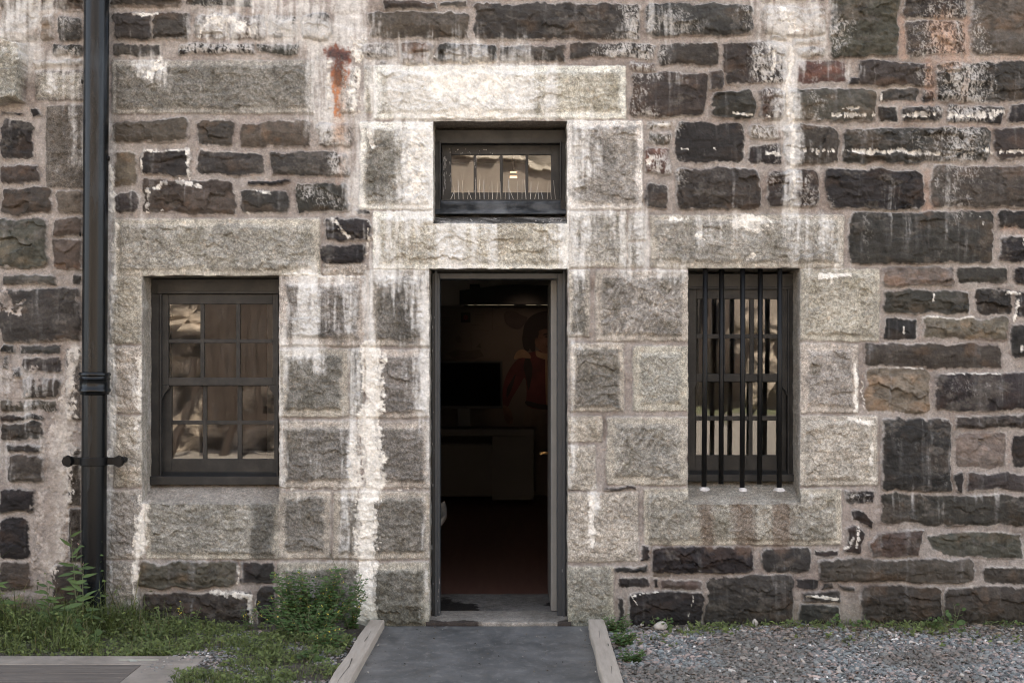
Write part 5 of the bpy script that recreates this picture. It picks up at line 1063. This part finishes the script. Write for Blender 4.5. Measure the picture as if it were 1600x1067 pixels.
# loose stones
def rock(px, py, w_, h_, label, seed, c=(.42, .38, .33)):
    rr = random.Random(seed); x, y, _ = G(px, py, 0); bm = bmesh.new(); bmesh.ops.create_icosphere(bm, subdivisions=3, radius=1)
    for v in bm.verts:
        n = v.co.normalized(); k = 1+.22*(float(vn(np.array(n.x*2+seed), np.array(n.y*2+n.z), 5))-.5)+.1*math.sin(5*n.x+seed); v.co = Vector((n.x*w_*k, n.y*w_*.7*k, max(n.z, -.5)*h_*k))
    me = bpy.data.meshes.new('loose_stone'); bm.to_mesh(me); bm.free(); me.materials.append(plain('pale_rock%d' % 0, c, .9, tuple(q*.75 for q in c), 30, bs=.5, bscale=60, bd=.006))
    o = bpy.data.objects.new('loose_stone', me); COL.objects.link(o); o.location = (x, y, h_*.3+.002); o.rotation_euler = (0, 0, rr.uniform(0, 3)); tag(o, label, 'stone')
rock(1033, 981, .046, .030, 'rounded white stone lying by the wall right of the ramp', 1); rock(1128, 974, .020, .022, 'pale angular stone chip at the wall foot', 2)
rock(1180, 976, .022, .026, 'upright white stone chip against the dark foundation', 3); rock(1003, 977, .012, .010, 'small white pebble beside the rounded white stone', 4)
rock(1503, 1056, .014, .010, 'pale pebble in the gravel at the bottom right', 5); rock(1562, 1004, .020, .008, 'flat white fragment in gravel near the right edge', 6)

# ---------------------------------------------------------------- the sunny courtyard opposite (seen only in the panes)
SUNW = plain('sunlit_rubble', (.07, .053, .042), .9, (.64, .52, .41), 2.1, (1, 1, 1.5), .9, 5, .2, lo=.42, hi=.60, detail=9)
cw = MB(); nx_ = 150
for _ in range(260):
    x = random.uniform(-15, -3.2); z = random.uniform(0, 4.6); w_, h_ = random.uniform(.25, .6), random.uniform(.14, .3); d_ = random.uniform(.02, .12)
    cw.add([(x-w_,-15.9,z-h_), (x+w_,-15.9,z-h_), (x+w_,-15.9,z+h_), (x-w_,-15.9,z+h_), (x-w_*.7,-15.9+d_,z-h_*.6), (x+w_*.75,-15.9+d_*.8,z-h_*.7), (x+w_*.7,-15.9+d_,z+h_*.7), (x-w_*.8,-15.9+d_*.9,z+h_*.6)], [(4,5,6,7)[::-1], (0,1,5,4), (1,2,6,5), (2,3,7,6), (3,0,4,7)])
cw.box(-15, -3.2, -16.6, -15.9, -.2, 4.7); o = cw.build('courtyard_wall', SUNW); bm_fix(o); tag(o, 'sunlit rough rubble wall mirrored in the left window panes', 'wall')
TW = plain('brown_shed_timber', (.030, .020, .015), .8, (.070, .047, .035), 4, (8, 1, 1), .3)  # dark brown has the shade on the planks put into the colour
sh = empty('timber_shelter', (-5.0, -14.2, 0), 'brown plank shelter on leaning posts mirrored in the left window', 'shelter')
m = MB(); x = -5.48
while x < -3.9: zb2 = .65 if x < -5.0 else (.95 if x < -4.85 else 1.28); m.box(x, x+.165, -14.2, -14.15+random.uniform(0, .02), zb2, 3.6); x += .172
m.build('plank_panel', TW, sh)
m = MB(); m.tube([(-5.20, -14.1, -.15), (-4.88, -14.1, .9)], .075, 6); m.box(-5.0, -3.9, -14.12, -14.05, .60, .80); m.tube([(-4.5, -14.1, .7), (-4.48, -14.1, 1.5)], .07, 6)
m.tube([(-5.62, -14.1, 1.7), (-5.7, -14.1, .9), (-6.1, -14.1, -.2)], .075, 6); m.build('post', TW, sh)
m = MB(); m.box(-7.0, -5.5, -15.2, -14.0, 2.86, 2.98); m.build('roof_edge', TW, sh)
TAN = plain('distant_tan_render', (.24, .19, .155), .9, (.32, .26, .21), .6, bs=.2)
ob = empty('opposite_building', (0, -38, 0), 'tan building across the sunny courtyard mirrored in the window glass', 'building')
m = MB(); m.box(-30, 30, -40, -37.5, -.2, 16); m.build('wall', TAN, ob)
m = MB()
for x in (2.2, 4.2, 6.4, 9.6): m.box(x, x+1.1, -37.5, -37.3, 2.4, 5.8)
m.build('window_recess', plain('distant_dark', (.05, .042, .038), .8), ob)
m = MB(); m.prism([(-6, 9.6), (0, 8.9), (4, 7.4), (4, 7.55), (0, 9.1), (-6, 9.8)], -37.5, -37.2); m.build('cornice', plain('distant_cornice', (.50, .43, .35), .9), ob)
m = MB(); m.prism([(-6, 9.8), (0, 9.1), (4, 7.55), (16, 7.3), (16, 15.8), (-6, 15.8)], -37.5, -37.35); m.build('upper_wall', plain('distant_mottled', (.045, .04, .03), .9, (.30, .25, .20), .9, lo=.40, hi=.62), ob)
gb = MB(); gb.tube([(7.5, -36.5, 0), (7.45, -36.5, 3), (7.6, -36.5, 5.5)], [.42, .36, .33], 14); gb.tube([(6.6, -36.8, 0), (6.6, -36.8, 4.5)], [.2, .17], 10); tag(gb.build('tree_trunk', TW, smooth=True), 'dark bare trunk mirrored in the barred window', 'tree')
bm = bmesh.new()
for (bx_, bz_, br_, bh_) in ((8.6, 1.3, .75, 1.1), (9.3, 2.9, .8, .7), (8.35, 3.2, .45, .5), (9.9, 1.2, .6, 1.0)):
    q_ = bmesh.ops.create_icosphere(bm, subdivisions=3, radius=1)
    for v in q_['verts']: k = 1+.2*math.sin(5*v.co.x+bx_)*math.cos(4*v.co.z); v.co = Vector((bx_+v.co.x*br_*k, -36.4+v.co.y*.5, bz_+v.co.z*bh_*k))
me = bpy.data.meshes.new('rock_outcrop'); bm.to_mesh(me); bm.free(); me.materials.append(SUNW); o = bpy.data.objects.new('rock_outcrop', me); COL.objects.link(o); tag(o, 'sunlit pale rock outcrop mirrored in the barred window', 'rock')
gb = MB(); gb.box(-30, 30, -37.3, -33, -.1, .06); gg = gb.build('lawn', plain('sunlit_lawn', (.10, .115, .055), .9, (.17, .165, .09), .8)); tag(gg, kind='structure')
yd = MB(); yd.box(-30, 30, -31, -8.6, -.06, -.002); tag(yd.build('courtyard', plain('courtyard_sand', (.27, .235, .20), .95, (.35, .305, .26), 1.5)), kind='structure')
